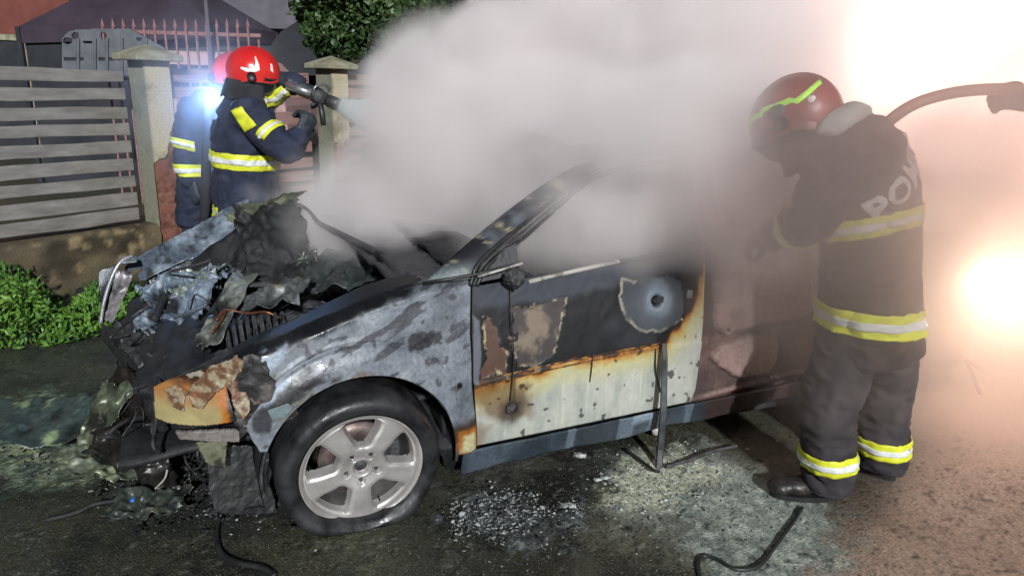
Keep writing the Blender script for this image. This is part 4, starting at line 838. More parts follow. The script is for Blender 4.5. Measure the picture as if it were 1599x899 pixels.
sheet('headlamp_frame', [Cp(190, 412, 1.62), Cp(214, 410, 1.62), Cp(212, 400, 1.66), Cp(188, 403, 1.66)], c1=(142, 150, 156), c2=(90, 94, 98), amp=.01, f=8, seed=9., jag=.1)
# front crossmember, drooping skin of the nose
loft('front_crossmember', [Cp(250, 596, .34), Cp(225, 560, .8), Cp(190, 530, 1.2), Cp(160, 505, 1.56)], [Cp(262, 640, .36), Cp(230, 610, .8), Cp(190, 565, 1.2), Cp(162, 530, 1.56)], 'char', car, k=8, crown=.02)
m = MB(); a, b = Cp(231, 553, .72), Cp(266, 570, .58); m.tube([a, b], .008, 6); m.build('bright_bracket', MT['metal'], car, True)
sheet('nose_skin', [Cp(196, 640, .9), Cp(258, 660, .45), Cp(262, 592, .45), Cp(190, 560, .95)], c1=(36, 30, 28), c2=(16, 15, 15), amp=.04, f=5, seed=29., jag=.15)
# crumpled bonnet standing up, burnt through
hd = sheet('bonnet', [Cp(378, 452, 1.0), Cp(366, 326, 1.22), Cp(470, 312, 1.08), Cp(470, 468, .86)], c1=(34, 35, 36), c2=(18, 18, 20), amp=.045, f=5, seed=31., jag=.26, nx=150, ny=150, rgh_=.7, thick=.006); hd['label'] = 'charred remains of the raised bonnet'
sheet('bonnet_edge', [Cp(352, 348, 1.36), Cp(358, 318, 1.42), Cp(474, 296, 1.22), Cp(464, 330, 1.10)], c1=(82, 88, 70), c2=(32, 35, 31), c3=(108, 114, 92), amp=.03, f=9, seed=37., jag=.16, nx=120, ny=60, rgh_=.8)
sheet('bonnet_lining', [Cp(290, 440, 1.48), Cp(300, 400, 1.55), Cp(390, 340, 1.5), Cp(380, 430, 1.35)], c1=(30, 31, 33), c2=(14, 14, 15), amp=.03, f=5, seed=41., jag=.1, rgh_=.7)
for q, cc in (((462, 372), 1.12), ((478, 395), 1.08), ((452, 400), 1.1), ((480, 402), 1.0)):
    a = Cp(*q, cc); sheet('torn_flap', [a + [-.05, 0, -.03], a + [.05, .0, -.02], a + [.045, .03, .03], a + [-.04, .02, .035]], c1=(60, 66, 60), c2=(18, 18, 18), amp=.02, f=12, seed=q[0] * .3, jag=.3, nx=26, ny=20)
MB().tube(spline([Cp(460, 318, 1.24), Cp(472, 322, 1.18), Cp(485, 332, 1.14), Cp(497, 347, 1.08), Cp(520, 360, .98), Cp(560, 380, .8), Cp(606, 404, .6), Cp(650, 434, .3)], 5), list(np.interp(np.linspace(0, 1, 36), [0, .3, .6, 1], [.008, .009, .016, .02])), 7).build('bonnet_stay', MT['soot'], car, True)
MB().tube([Cp(590, 396, .6), Cp(628, 432, .3), Cp(660, 440, .1)], [.02, .035, .03], 6).build('bonnet_hinge', MT['soot'], car, True)
MB().tube([Cp(560, 380, 1.1), Cp(620, 350, 1.15), Cp(660, 400, .9)], .03, 6).build('wiper_linkage', MT['char'], car, True)
lump('charred_remains', Cp(600, 395, 1.1), (.12, .12, .1), 'char', car, 4, .6, 6); lump('charred_remains', Cp(650, 405, .8), (.08, .1, .06), 'soot', car, 6, .6, 6)
lump('ember_reflection', Cp(641, 409, .72), (.016, .016, .012), 'copper', car, 6, .6, 6)  # orange reflection built as a small copper coloured lump

# ================================================================== PEOPLE
_ico = {}
def ico(sub=2):
    if sub not in _ico:
        bm = bmesh.new(); bmesh.ops.create_icosphere(bm, subdivisions=sub, radius=1); bm.verts.ensure_lookup_table()
        _ico[sub] = (np.array([v.co[:] for v in bm.verts]), [[v.index for v in f.verts] for f in bm.faces]); bm.free()
    return _ico[sub]
def ellip(items, sub=2):
    # items: (centre, (rx, ry, rz), 3x3 rotation or None)
    B, F = ico(sub); V = []; FF = []; n = len(B)
    for i, (c, r, R) in enumerate(items):
        p = B * np.array(r if hasattr(r, '__len__') else (r, r, r))
        if R is not None: p = p @ np.array(R).T
        V.append(p + np.array(c)); FF += [[k + i * n for k in f] for f in F]
    return np.concatenate(V), FF
def limb(pts, rad, step=.35):
    pts = [np.array(p, float) for p in pts]; out = []
    P = spline(pts, 8) if len(pts) > 2 else [pts[0] + (pts[1] - pts[0]) * t for t in np.linspace(0, 1, 9)]
    u = np.linspace(0, 1, len(P)); rr = np.interp(u, np.linspace(0, 1, len(rad)), rad)
    return [(p, (r, r, r), None) for p, r in zip(P, rr)]
def flat(z0):
    def f(c_, n_): c_[:, 2] = np.where(c_[:, 2] < z0, z0 + (c_[:, 2] - z0) * .08, c_[:, 2]); return c_
    return f
def remesh(name, items, voxel, m, parent, smooth=6, fold=0.0, ff=(10, 10, 22), seed=0., post=None, sub=2):
    V, F = ellip(items, sub); me = bpy.data.meshes.new('tmp'); me.from_pydata(V.tolist(), [], F); me.update()
    o = bpy.data.objects.new('tmp', me); COL.objects.link(o)
    md = o.modifiers.new('r', 'REMESH'); md.mode = 'VOXEL'; md.voxel_size = voxel
    ms = o.modifiers.new('s', 'SMOOTH'); ms.factor = .6; ms.iterations = smooth
    dg = bpy.context.evaluated_depsgraph_get(); me2 = bpy.data.meshes.new_from_object(o.evaluated_get(dg)); bpy.data.objects.remove(o); bpy.data.meshes.remove(me)
    n = len(me2.vertices); co_ = np.zeros(n * 3); me2.vertices.foreach_get('co', co_); co_ = co_.reshape(-1, 3); no = np.zeros(n * 3); me2.vertices.foreach_get('normal', no); no = no.reshape(-1, 3)
    if fold:
        q = co_ * np.array(ff) + seed; w = fbm(np.stack([q[:, 0] * .4, q[:, 1] * .4, q[:, 2] * .3], -1) + 4, 2) * 1.6
        h = (1 - 2.4 * np.abs(fbm(q + w[:, None], 3))); co_ = co_ + no * (fold * h)[:, None]
    if post is not None: co_ = post(co_, no)
    me2.vertices.foreach_set('co', co_.ravel()); me2.update(); me2.name = name
    return link(name, me2, m, parent, True)
def band(src, c, nrm, hw, off, m, name, lim=None, parent=None, limc=None):
    bm = bmesh.new(); bm.from_mesh(src.data); c = Vector(c); nrm = Vector(nrm).normalized()
    for sg in (1, -1):
        bmesh.ops.bisect_plane(bm, geom=bm.verts[:] + bm.edges[:] + bm.faces[:], plane_co=c + nrm * hw * sg, plane_no=nrm * sg, clear_outer=True)
    if lim:
        lc = Vector(limc if limc is not None else c); dl = [v for v in bm.verts if (v.co - lc).length > lim]; bmesh.ops.delete(bm, geom=dl, context='VERTS')
    bm.normal_update()
    for v in bm.verts: v.co += v.normal * off
    me = bpy.data.meshes.new(name); bm.to_mesh(me); bm.free(); o = link(name, me, m, parent, True); solid(o, .003, 1); return o
def stripe(src, c, nrm, w, parent, lim=None, limc=None, ym='yellow'):
    a = band(src, c, nrm, w / 2, .005, MT[ym], 'reflective_band', lim, parent, limc)
    band(src, c, nrm, w / 6, .0085, MT['silver'], 'silver_strip', lim, a, limc); return a
def basis(fwd, up):
    f = np.array(fwd, float); f /= np.linalg.norm(f); u = np.array(up, float); u = u - f * (u @ f); u /= np.linalg.norm(u); l = np.cross(u, f); return np.stack([f, l, u], 1)   # columns: forward, left, up
def helmet(parent, c, R, m, detail='emblem', s=1.0):
    # R columns: forward, left, up. c: centre of the head
    c = np.array(c, float); e = empty('helmet', tuple(c), parent=parent)
    e.matrix_basis = Matrix.Translation(Vector(c)) @ Matrix(R.tolist()).to_4x4()
    U, V = np.meshgrid(np.linspace(-pi, pi, 97), np.linspace(0, 1, 40), indexing='ij')
    rear = sst(1.6, 2.6, np.abs(U)); low = -.35 - .50 * rear + .22 * sst(.9, .1, np.abs(U))     # lower rim angle: high over the face, low at the nape
    el = pi / 2 + (low - pi / 2) * V
    a, b, h = .150 * s, .122 * s, .138 * s
    x = a * np.cos(el) * np.cos(U) + .012; y = b * np.cos(el) * np.sin(U); z = h * np.sin(el)
    flare = sst(.9, 1.0, V) * .012; x = x + flare * np.cos(U); y = y + flare * np.sin(U)
    ridge = .008 * np.exp(-(y / .016) ** 2) * sst(-.3, .4, z / h); z = z + ridge
    grid('helmet_shell', np.stack([x, y, z], -1), m, e, thick=.006)
    MB().tube([(x[i, -1], y[i, -1], z[i, -1]) for i in range(97)], .006, 6, False).build('rim_trim', MT['black'], e, True)
    # visor
    U2, V2 = np.meshgrid(np.linspace(-1.15, 1.15, 40), np.linspace(-.12, -1.0, 14), indexing='ij')
    grid('visor', np.stack([(a + .004) * np.cos(V2 * .9) * np.cos(U2) + .014, (b + .006) * np.cos(V2 * .8) * np.sin(U2), h * np.sin(V2) * .95], -1), MT['glass_dark'], e, thick=.003)
    for sg in (1, -1):
        mm = MB(); mm.lathe([(0, .0), (.022, .0), (.026, -.008), (.026, -.02)], 18, (0.0, 0, 0)); o = mm.build('visor_pivot', MT['black'], e, True); o.location = (.01, sg * (b + .018), -.018); 
        if sg > 0: o.rotation_euler = (0, 0, pi)
    return e, (a, b, h)
def glove(parent, wrist, fwd, up, curl=.9, m='glove', s=1.0, side=1, name='glove'):
    # palm along fwd, back of the hand towards up, fingers curl towards -up
    w = np.array(wrist, float); R = basis(fwd, up); f, l, u = R[:, 0], R[:, 1], R[:, 2]; it = []
    for t in np.linspace(0, 1, 5): it.append((w + f * (.01 + .075 * t) * s, (.030 * s, .044 * s, .020 * s), R))
    it += [(w - f * .02 * s, (.035 * s, .036 * s, .032 * s), R), (w - f * .05 * s, (.035 * s, .042 * s, .038 * s), R)]
    for k, (off, L) in enumerate(((-.033, .074), (-.011, .084), (.012, .078), (.034, .062))):
        p = w + f * .085 * s + l * off * s; ang = 0.15 + .08 * k; pts = [p]
        for j, seg in enumerate((.45, .32, .27)):
            ang += curl * (.75, .8, .55)[j]; d = f * cos(ang) - u * sin(ang); p = p + d * L * seg * 1.1 * s; pts.append(p)
        it += limb(pts, [.0125 * s, .0115 * s, .0105 * s, .0095 * s])
    p = w + f * .02 * s - l * .036 * s * side; pts = [p, p + (f * .5 - l * .7 * side - u * .35) * .035 * s, p + (f * .9 - l * .45 * side - u * .9) * .055 * s]
    it += limb(pts, [.016 * s, .0135 * s, .011 * s])
    return remesh(name, it, .0058, MT[m], parent, 2, fold=.0012, ff=(40, 40, 40))
def boot(parent, heel, fwd, m='boot'):
    h = np.array(heel, float); f = np.array(fwd, float); f /= np.linalg.norm(f); R = basis(f, (0, 0, 1)); l = R[:, 1]; u = np.array([0, 0, 1.])
    it = [(h + f * .02 + u * .055, (.052, .046, .055), R), (h + f * .08 + u * .055, (.07, .047, .05), R), (h + f * .15 + u * .048, (.07, .053, .042), R), (h + f * .215 + u * .042, (.055, .052, .036), R)]
    it += limb([h + f * .03 + u * .08, h + f * .025 + u * .20, h + f * .02 + u * .34], [.058, .062, .07])
    o = remesh('boot', it, .009, MT[m], parent, 3, fold=.002, ff=(20, 20, 30)); V = []
    n = 28; mb = MB(); out = []
    for k in range(n):
        a = 2 * pi * k / n; x = .105 + .155 * cos(a); y = (.05 + .008 * cos(a)) * sin(a); out.append((x, y))
    v = [h + f * (x - .005) + l * y + u * z for z in (0.0, .022) for x, y in out]
    mb.add(v, [tuple(range(n))[::-1], tuple(range(n, 2 * n))] + [(k, (k + 1) % n, n + (k + 1) % n, n + k) for k in range(n)]); mb.build('sole', MT['black'], o); return o
def head_items(c, R, s=1.0):
    f, l, u = R[:, 0], R[:, 1], R[:, 2]; c = np.array(c)
    it = [(c + u * .02, (.098 * s, .077 * s, .10 * s), R), (c + f * .03 - u * .05, (.062 * s, .058 * s, .065 * s), R), (c + f * .055 - u * .085, (.032, .035, .028), R)]
    it += [(c + f * .098 - u * .03, (.016, .011, .022), R), (c + f * .085 - u * .0, (.02, .045, .012), R)]           # nose, brow
    it += [(c + f * .088 - u * .066, (.012, .024, .008), R)]                                                        # mouth
    it += [(c + l * .078 * sg - f * .01 - u * .02, (.016, .010, .028), R) for sg in (1, -1)]                          # ears
    return it
def body_mesh(parent, J, R, m='skin'):
    it = head_items(J['head'], R) + limb([J['head'] - R[:, 2] * .06, J['neck'], J['chest']], [.058, .06, .10])
    it += limb([J['chest'], J['pelvis']], [.13, .13])
    for sd_ in ('L', 'R'):
        it += limb([J['chest'], J['sh' + sd_], J['el' + sd_], J['ha' + sd_]], [.09, .055, .042, .03]) if False else []
        it += limb([J['sh' + sd_], J['el' + sd_]], [.055, .042]) + limb([J['el' + sd_], J['ha' + sd_]], [.042, .03])
        it += limb([J['chest'], J['sh' + sd_]], [.09, .06])
        it += limb([J['pelvis'], J['hi' + sd_], J['kn' + sd_]], [.1, .085, .055]) + limb([J['kn' + sd_], J['an' + sd_]], [.055, .04])
    return remesh('body', it, .012, MT[m], parent, 2)
def ttorso(levels, side, front):
    # stack of ellipsoids: (centre, half width, half depth)
    out = []
    for i in range(len(levels) - 1):
        (c0, w0, d0), (c1, w1, d1) = levels[i], levels[i + 1]
        for t in np.linspace(0, 1, 6, endpoint=(i == len(levels) - 2)):
            c = np.array(c0) * (1 - t) + np.array(c1) * t; w = w0 * (1 - t) + w1 * t; d = d0 * (1 - t) + d1 * t; ax = np.array(c1) - np.array(c0); ax = ax / np.linalg.norm(ax)
            s_ = np.array(side, float); s_ = s_ - ax * (s_ @ ax); s_ /= np.linalg.norm(s_); f_ = np.cross(s_, ax); R = np.stack([s_, f_, ax], 1); out.append((c, (w, d, .07), R))
    return out
def text_on(src, txt, spine0, spine1, start_dir, size, m, parent, name='lettering', rot=0.0, off=.006, dirsign=1.0, shift=0.0):
    # lettering wrapped round the torso: x of the text turns about the spine axis, y climbs along it
    cu = bpy.data.curves.new('t', 'FONT'); cu.body = txt; cu.size = size; cu.offset = size * .035; cu.align_x = 'LEFT'; cu.space_character = 1.1
    to = bpy.data.objects.new('t', cu); COL.objects.link(to); dg = bpy.context.evaluated_depsgraph_get(); me = bpy.data.meshes.new_from_object(to.evaluated_get(dg)); bpy.data.objects.remove(to)
    bm = bmesh.new(); bm.from_mesh(me); bmesh.ops.triangulate(bm, faces=bm.faces[:])
    for _ in range(3): bmesh.ops.subdivide_edges(bm, edges=[e for e in bm.edges if e.calc_length() > size * .10], cuts=1, use_grid_fill=False); bmesh.ops.triangulate(bm, faces=bm.faces[:])
    bvh = BVHTree.FromPolygons([v.co[:] for v in src.data.vertices], [p.vertices[:] for p in src.data.polygons])
    a0 = np.array(spine0, float); a1 = np.array(spine1, float); ax = a1 - a0; ax /= np.linalg.norm(ax); sd = np.array(start_dir, float); sd = sd - ax * (sd @ ax); sd /= np.linalg.norm(sd); cd = np.cross(ax, sd)
    bad = []
    for v in bm.verts:
        x, y = v.co.x, v.co.y; x, y = x * cos(rot) - y * sin(rot), x * sin(rot) + y * cos(rot); an = dirsign * x / .20 + shift; d = sd * cos(an) + cd * sin(an); o_ = a0 + ax * y
        hit, nr, _, _ = bvh.ray_cast(Vector(o_ + d * 1.2), Vector(-d))
        if hit is None: bad.append(v); continue
        v.co = hit + nr * off
    if bad: bmesh.ops.delete(bm, geom=bad, context='VERTS')
    bm.to_mesh(me); bm.free(); me.name = name; return link(name, me, m, parent)

# ---------------- right firefighter, bending over the car, back to the camera
ff = props(empty('person'), 'firefighter in dark turnout gear with lettered back bending over the wreck at the right', 'person')
JR = dict(pelvis=W(1360, 500, 2.74), chest=W(1338, 300, 2.72), neck=W(1302, 218, 2.74), head=W(1246, 188, 2.80),
          shL=W(1296, 262, 2.56), elL=W(1268, 338, 2.54), haL=W(1205, 372, 2.76), shR=W(1372, 232, 2.92), elR=W(1300, 300, 3.06), haR=W(1215, 350, 3.02),
          hiL=W(1328, 525, 2.70), knL=W(1292, 640, 2.60), anL=W(1292, 742, 2.60), hiR=W(1388, 525, 2.80), knR=W(1376, 640, 2.80), anR=W(1372, 735, 2.78))
for k_ in ('anL', 'anR'): JR[k_][2] = .14
fR = np.array([-.72, .69, 0]); sideR = np.array([-.69, -.72, 0])
hR = basis((-.72, .58, -.62), (-.52, .45, .9))
body_mesh(ff, JR, hR)
it = ttorso([(W(1356, 538, 2.74), .232, .20), (W(1356, 500, 2.74), .222, .19), (W(1357, 440, 2.73), .212, .18), (W(1358, 370, 2.72), .205, .175), (W(1352, 300, 2.71), .225, .18), (W(1346, 248, 2.72), .20, .155), (W(1336, 215, 2.74), .12, .12)], sideR, fR)
it += limb([W(1300, 268, 2.58), JR['elL'], W(1215, 366, 2.74)], [.095, .085, .06]) + limb([JR['shR'], JR['elR'], JR['haR']], [.10, .08, .06]) + limb([JR['chest'] + [0, 0, .06], JR['shL']], [.14, .10])
it += limb([W(1330, 215, 2.74), W(1300, 205, 2.75)], [.10, .085])
jk = remesh('jacket', it, .012, MT['brown'], ff, 5, fold=.016, ff=(10, 10, 19), seed=3.)
it = []
for a, b, c_, w_ in ((JR['hiL'], JR['knL'], JR['anL'], 0), (JR['hiR'], JR['knR'], JR['anR'], 0)):
    it += limb([a, (a + b) / 2, b, (b + c_) / 2, c_ * [1, 1, 0] + [0, 0, .13], c_ * [1, 1, 0] + [0, 0, .05]], [.108, .116, .106, .10, .098, .094])
it += ttorso([(W(1360, 545, 2.74), .17, .14), (W(1360, 490, 2.74), .16, .13)], sideR, fR)
tr = remesh('trousers', it, .011, MT['brown'], ff, 4, fold=.016, ff=(9, 9, 20), seed=8., post=flat(.055))
gL = G(1300, 792); gRr = G(1392, 788)
boot(ff, np.array([JR['anL'][0] + .03, JR['anL'][1] + .0, 0]), (-.93, .02, 0)); boot(ff, np.array([JR['anR'][0] + .02, JR['anR'][1], 0]), (-.55, .6, 0))
spd = np.array(W(1345, 225, 2.72)) - np.array(W(1362, 520, 2.74)); spd /= np.linalg.norm(spd)
stripe(jk, W(1360, 489, 2.74), (.02, .03, 1), .098, ff, .42)
a_ = W(1270, 378, 2.6); b_ = W(1435, 305, 2.7); tilt = np.array([(b_[2] - a_[2]) * -.62, (b_[2] - a_[2]) * .4, .42]); 
stripe(jk, W(1356, 345, 2.72), tilt, .072, ff, .27, W(1366, 345, 2.72))
ad = np.array(W(1215, 366, 2.74)) - JR['elL']; stripe(jk, JR['elL'] * .55 + W(1215, 366, 2.74) * .45, ad, .05, ff, .13)
stripe(tr, W(1292, 712, 2.60), (-.05, 0, 1), .075, ff, .17); stripe(tr, W(1375, 688, 2.79), (-.05, 0, 1), .075, ff, .17)
glove(ff, JR['haL'] + [.01, 0, 0], (-.8, .5, -.3), (0.1, -.4, .9), .7, side=-1); glove(ff, JR['haR'], (-.85, .3, -.4), (0, .1, 1), .6)
text_on(jk, 'POMPIERI', W(1372, 318, 2.72), W(1352, 230, 2.72), (-.30, -.95, .0), .125, MT['lettering'], ff, rot=.34, dirsign=1.0, shift=-.22)
he, (ha_, hb_, hh_) = helmet(ff, JR['head'] + np.array([0, 0, .01]), hR, MT['red_dark'], s=1.16)
# lime wavy stripe, side lamp and oval badge on the helmet
def on_helmet(el_, az, a=.150 * 1.16, b=.122 * 1.16, h=.138 * 1.16, off=.004): return np.array([(a + off) * cos(el_) * cos(az) + .012, (b + off) * cos(el_) * sin(az), (h + off) * sin(el_)])
for sg in (1, -1):
    pts = [on_helmet(.30 + .10 * sin(3.2 * (az - .4)) + (.10 if 1.2 < az < 1.9 else 0), az * sg) for az in np.linspace(.15, 2.75, 34)]; v = []
    for p in pts: n_ = p / np.linalg.norm(p); v += [p + np.array([0, 0, .011]), p - np.array([0, 0, .011])]
    m = MB(); m.add(v, [(2 * i, 2 * i + 1, 2 * i + 3, 2 * i + 2) for i in range(len(pts) - 1)]); solid(m.build('lime_stripe', MT['lime'], he, True), .004, 0)
    p = on_helmet(.22, 1.52 * sg); o = lump('side_badge', p, (.036, .010, .024), 'black', he, 2, .05)
    p = on_helmet(.10, 2.25 * sg); lump('side_rivet', p, (.016, .008, .012), 'silver', he, 2, .05)
# neck guard and pale collar
def cape(parent, c, R, s, m, name='neck_guard', a0=1.0, z0=-.04, L=.15, fl=.03):
    U, V = np.meshgrid(np.linspace(a0, 2 * pi - a0, 50), np.linspace(0, 1, 14), indexing='ij')
    P = np.stack([(.13 + fl * V) * s * np.cos(U), (.112 + fl * V) * s * np.sin(U), z0 - L * V + .006 * np.sin(U * 9) * V], -1); P = P @ R.T + np.array(c); return grid(name, P, MT[m], parent, thick=.005)
cape(ff, JR['head'], hR, 1.08, 'hood'); 
MT['collar'] = mat('pale_grey_collar', (.26, .27, .26), (.36, .37, .35), rough=.8)
it = [(np.array(W(1312, 200, 2.72)) + .0, (.06, .075, .05), basis((.3, -.5, .6), (-.5, .3, .7)))]; remesh('collar', limb([W(1283, 205, 2.66), W(1300, 196, 2.64), W(1330, 178, 2.68), W(1350, 176, 2.76)], [.035, .045, .045, .03]), .01, MT['collar'], ff, 4, fold=.004, ff=(18, 18, 18))

# ---------------- left front firefighter aiming the nozzle
def W3(*a): return W(*a)
fl_ = props(empty('person'), 'firefighter in navy jacket and bright red helmet aiming the hose nozzle into the smoke', 'person')
Y0 = 4.42
J = dict(pelvis=W(382, 320, Y0), chest=W(388, 205, Y0), neck=W(392, 150, Y0), head=W(392, 116, Y0),
         shR=W(388, 178, Y0 - .18), elR=W(445, 232, Y0 - .22), haR=W(476, 205, Y0 - .1), shL=W(412, 152, Y0 + .14), elL=W(440, 128, Y0 + .12), haL=W(490, 152, Y0 + .02),
         hiR=W(372, 330, Y0 - .09), hiL=W(392, 330, Y0 + .1))
for sd_, dx, dy in (('R', -.06, -.12), ('L', .12, .16)):
    b = J['hi' + sd_]; J['kn' + sd_] = np.array([b[0] + dx * .6, b[1] + dy * .3, .48]); J['an' + sd_] = np.array([b[0] + dx, b[1] + dy * .5, .09])
hL = basis((.93, .30, -.12), (.1, 0, 1))
body_mesh(fl_, J, hL)
sideL = np.array([.35, -.93, 0]); frL = np.array([.93, .35, 0])
it = ttorso([(W(383, 338, Y0), .20, .185), (W(384, 300, Y0), .20, .19), (W(384, 255, Y0), .205, .195), (W(384, 215, Y0), .22, .20), (W(386, 180, Y0), .22, .175), (W(390, 158, Y0), .16, .13)], sideL, frL)
it += limb([J['shR'], J['elR'], W(466, 215, Y0 - .12)], [.10, .082, .06]) + limb([J['shL'], W(432, 134, Y0 + .1), W(462, 132, Y0 + .08)], [.10, .08, .062]) + limb([J['chest'] + [0, 0, .06], J['shR']], [.14, .10])
jl = remesh('jacket', it, .014, MT['navy'], fl_, 5, fold=.015, ff=(9, 9, 16), seed=13.)
it = []
for s_ in 'RL': it += limb([J['hi' + s_], J['kn' + s_], J['an' + s_] + [0, 0, .08]], [.125, .1, .09])
it += limb([W(378, 330, Y0), W(385, 330, Y0)], [.16, .16]); tl = remesh('trousers', it, .014, MT['navy'], fl_, 5, fold=.007, ff=(8, 8, 12), seed=3.)
for s_ in 'RL': boot(fl_, np.array([J['an' + s_][0] - .02, J['an' + s_][1], 0]), (.95, .2, 0))
stripe(jl, W(384, 248, Y0), (.06, 0, 1), .095, fl_, .34); stripe(jl, W(384, 326, Y0), (-.05, 0, 1), .07, fl_, .36)
ua = J['elR'] - J['shR']; stripe(jl, J['shR'] * .42 + J['elR'] * .58 + [.02, 0, 0.02], ua, .06, fl_, .115)
ua = np.array([.5, .0, -.75]); stripe(jl, W(425, 156, Y0 + .02), ua, .07, fl_, .12)
# rectangular yellow patch on the shoulder blade
bvh = BVHTree.FromPolygons([v.co[:] for v in jl.data.vertices], [p.vertices[:] for p in jl.data.polygons])
def draped(name, pix, m, parent, bvh, n=10, off=.007):
    A, B, C_, D_ = [ray(*p) for p in pix]; u, v = np.meshgrid(np.linspace(0, 1, n), np.linspace(0, 1, n), indexing='ij'); P = np.zeros((n, n, 3)); c0 = None
    for i in range(n):
        for j in range(n):
            d = A * (1 - u[i, j]) * (1 - v[i, j]) + B * u[i, j] * (1 - v[i, j]) + C_ * u[i, j] * v[i, j] + D_ * (1 - u[i, j]) * v[i, j]
            hit, nr, _, _ = bvh.ray_cast(Vector(EYE), Vector(d).normalized()); P[i, j] = (np.array(hit) + np.array(nr) * off) if hit is not None else (P[i, j - 1] if j else P[i - 1, j])
    return grid(name, P, MT[m], parent, thick=.003)
draped('shoulder_patch', [(362, 174), (377, 166), (401, 196), (383, 207)], 'yellow', fl_, bvh)
glove(fl_, W(470, 214, Y0 - .12), (.35, .25, .85), (.7, -.6, -.2), 1.0, s=1.35, side=1); glove(fl_, W(470, 134, Y0 + .06), (.9, -.1, -.25), (.2, .1, 1), 1.0, s=1.25, side=-1)
h2, _ = helmet(fl_, J['head'] + np.array([0.0, 0, .01]), hL, MT['red'], s=1.02)
a, b, h = .150 * 1.02, .122 * 1.02, .138 * 1.02
def on_h(x, z, sg=-1, off=.006):
    x_ = x - .012; q = 1 - (x_ / a) ** 2 - (z / h) ** 2; return np.array([x, sg * (b * sqrt(max(q, .01)) + off), z])
for sg in (-1, 1):
    # pale curved tick on the side of the shell
    out = [(-.055, .016), (-.02, .004), (.03, .010), (.052, .024), (.046, .055), (.024, .098), (.020, .094), (.026, .060), (.020, .036), (-.005, .026), (-.05, .026)]
    inn = [on_h(x, z, sg) for x, z in out]; m = MB(); m.add(inn, [(0, 1, 9, 10), (1, 2, 8, 9), (2, 3, 7, 8), (3, 4, 7), (4, 5, 6, 7)]); solid(m.build('helmet_emblem', MT['white'], h2), .003, 0)
m = MB(); m.add([on_h(.112, .03), on_h(.128, .02), on_h(.118, .065), on_h(.108, .07)], [(0, 1, 2, 3)]); solid(m.build('helmet_emblem', MT['white'], h2), .003, 0)
cape(fl_, J['head'], hL, 1.05, 'hood', L=.11)
# yellow strip across the throat guard
# ---------------- nozzle and its hose
nz = props(empty('fire_nozzle'), 'grey metal fire hose nozzle with black tip spraying water', 'nozzle')
q = [W(448, 133, Y0 + .02), W(470, 141, Y0 + .01), W(497, 150, Y0), W(512, 157, Y0), W(531, 165, Y0)]
m = MB(); m.tube([q[0], q[1], q[1] * .3 + q[2] * .7], [.026, .028, .028], 14); m.build('branch_pipe', MT['metal'], nz, True)
m = MB(); m.tube([q[1] * .3 + q[2] * .7, q[2], q[3] * .8 + q[2] * .2], [.042, .048, .036], 14); m.build('valve_body', MT['soot'], nz, True)
m = MB(); m.tube([q[3] * .9 + q[2] * .1, q[3], q[4] * .6 + q[3] * .4, q[4]], [.030, .036, .040, .038], 18); m.build('nozzle_tip', MT['black'], nz, True)
m = MB(); m.tube([q[2], W(503, 178, Y0 - .02), W(505, 196, Y0 - .03)], [.016, .018, .016], 8); m.build('pistol_grip', MT['black'], nz, True)
m = MB(); m.tube(spline([q[2] + [-.02, -.04, 0], W(492, 136, Y0 - .05), W(505, 132, Y0), W(514, 140, Y0 + .04), q[2] + [.02, .04, 0]], 5), .008, 6); m.build('bail_handle', MT['metal'], nz, True)
hs = MB().tube(spline([q[0], W(430, 124, Y0 + .05), W(400, 140, Y0 + .3), W(360, 200, Y0 + .42), W(330, 300, Y0 + .5), np.array([-2.0, 4.9, .05]), np.array([-1.0, 5.4, .04]), np.array([1.5, 5.8, .04])], 8), .028, 10); props(hs.build('fire_hose', MT['hood'], None, True), 'dark hose running back from the nozzle behind the front firefighter', 'hose')

# ---------------- left rear firefighter with a lit torch
fb = props(empty('person'), 'firefighter half hidden behind the nozzle man, lit torch at his chest', 'person')
Y1 = 4.78
K = dict(pelvis=W(322, 310, Y1), chest=W(328, 205, Y1), neck=W(340, 150, Y1), head=W(362, 120, Y1 + .05), shR=W(300, 175, Y1 - .06), elR=W(290, 235, Y1 - .1), haR=W(300, 290, Y1 - .16),
         shL=W(356, 175, Y1 + .1), elL=W(372, 220, Y1 + .12), haL=W(380, 240, Y1 + .1), hiR=W(312, 325, Y1 - .03), hiL=W(336, 325, Y1 + .08))
for sd_, dx, dy in (('R', -.05, -.05), ('L', .08, .1)):
    b = K['hi' + sd_]; K['kn' + sd_] = np.array([b[0] + dx * .6, b[1] + dy * .3, .48]); K['an' + sd_] = np.array([b[0] + dx, b[1] + dy * .5, .09])
hB = basis((.80, -.55, -.1), (0, 0, 1)); body_mesh(fb, K, hB)
sB, fB = np.array([-.75, -.6, 0]), np.array([.62, -.75, 0])
it = ttorso([(W(320, 345, Y1), .19, .16), (W(322, 290, Y1), .19, .16), (W(324, 230, Y1), .20, .165), (W(328, 185, Y1), .20, .15), (W(334, 160, Y1), .14, .12)], sB, fB)
it += limb([K['shR'], K['elR'], W(297, 280, Y1 - .15)], [.095, .08, .06]) + limb([K['shL'], K['elL'], K['haL']], [.095, .08, .06])
jb = remesh('jacket', it, .014, MT['navy'], fb, 5, fold=.014, ff=(8, 8, 14), seed=23.)
it = []
for s_ in 'RL': it += limb([K['hi' + s_], K['kn' + s_], K['an' + s_] + [0, 0, .08]], [.12, .1, .09])
remesh('trousers', it + limb([K['pelvis'], K['pelvis'] + [0, 0, .05]], [.15, .15]), .014, MT['navy'], fb, 5, fold=.006, ff=(8, 8, 12), seed=13.)
for s_ in 'RL': boot(fb, np.array([K['an' + s_][0] - .02, K['an' + s_][1], 0]), (.7, -.5, 0))
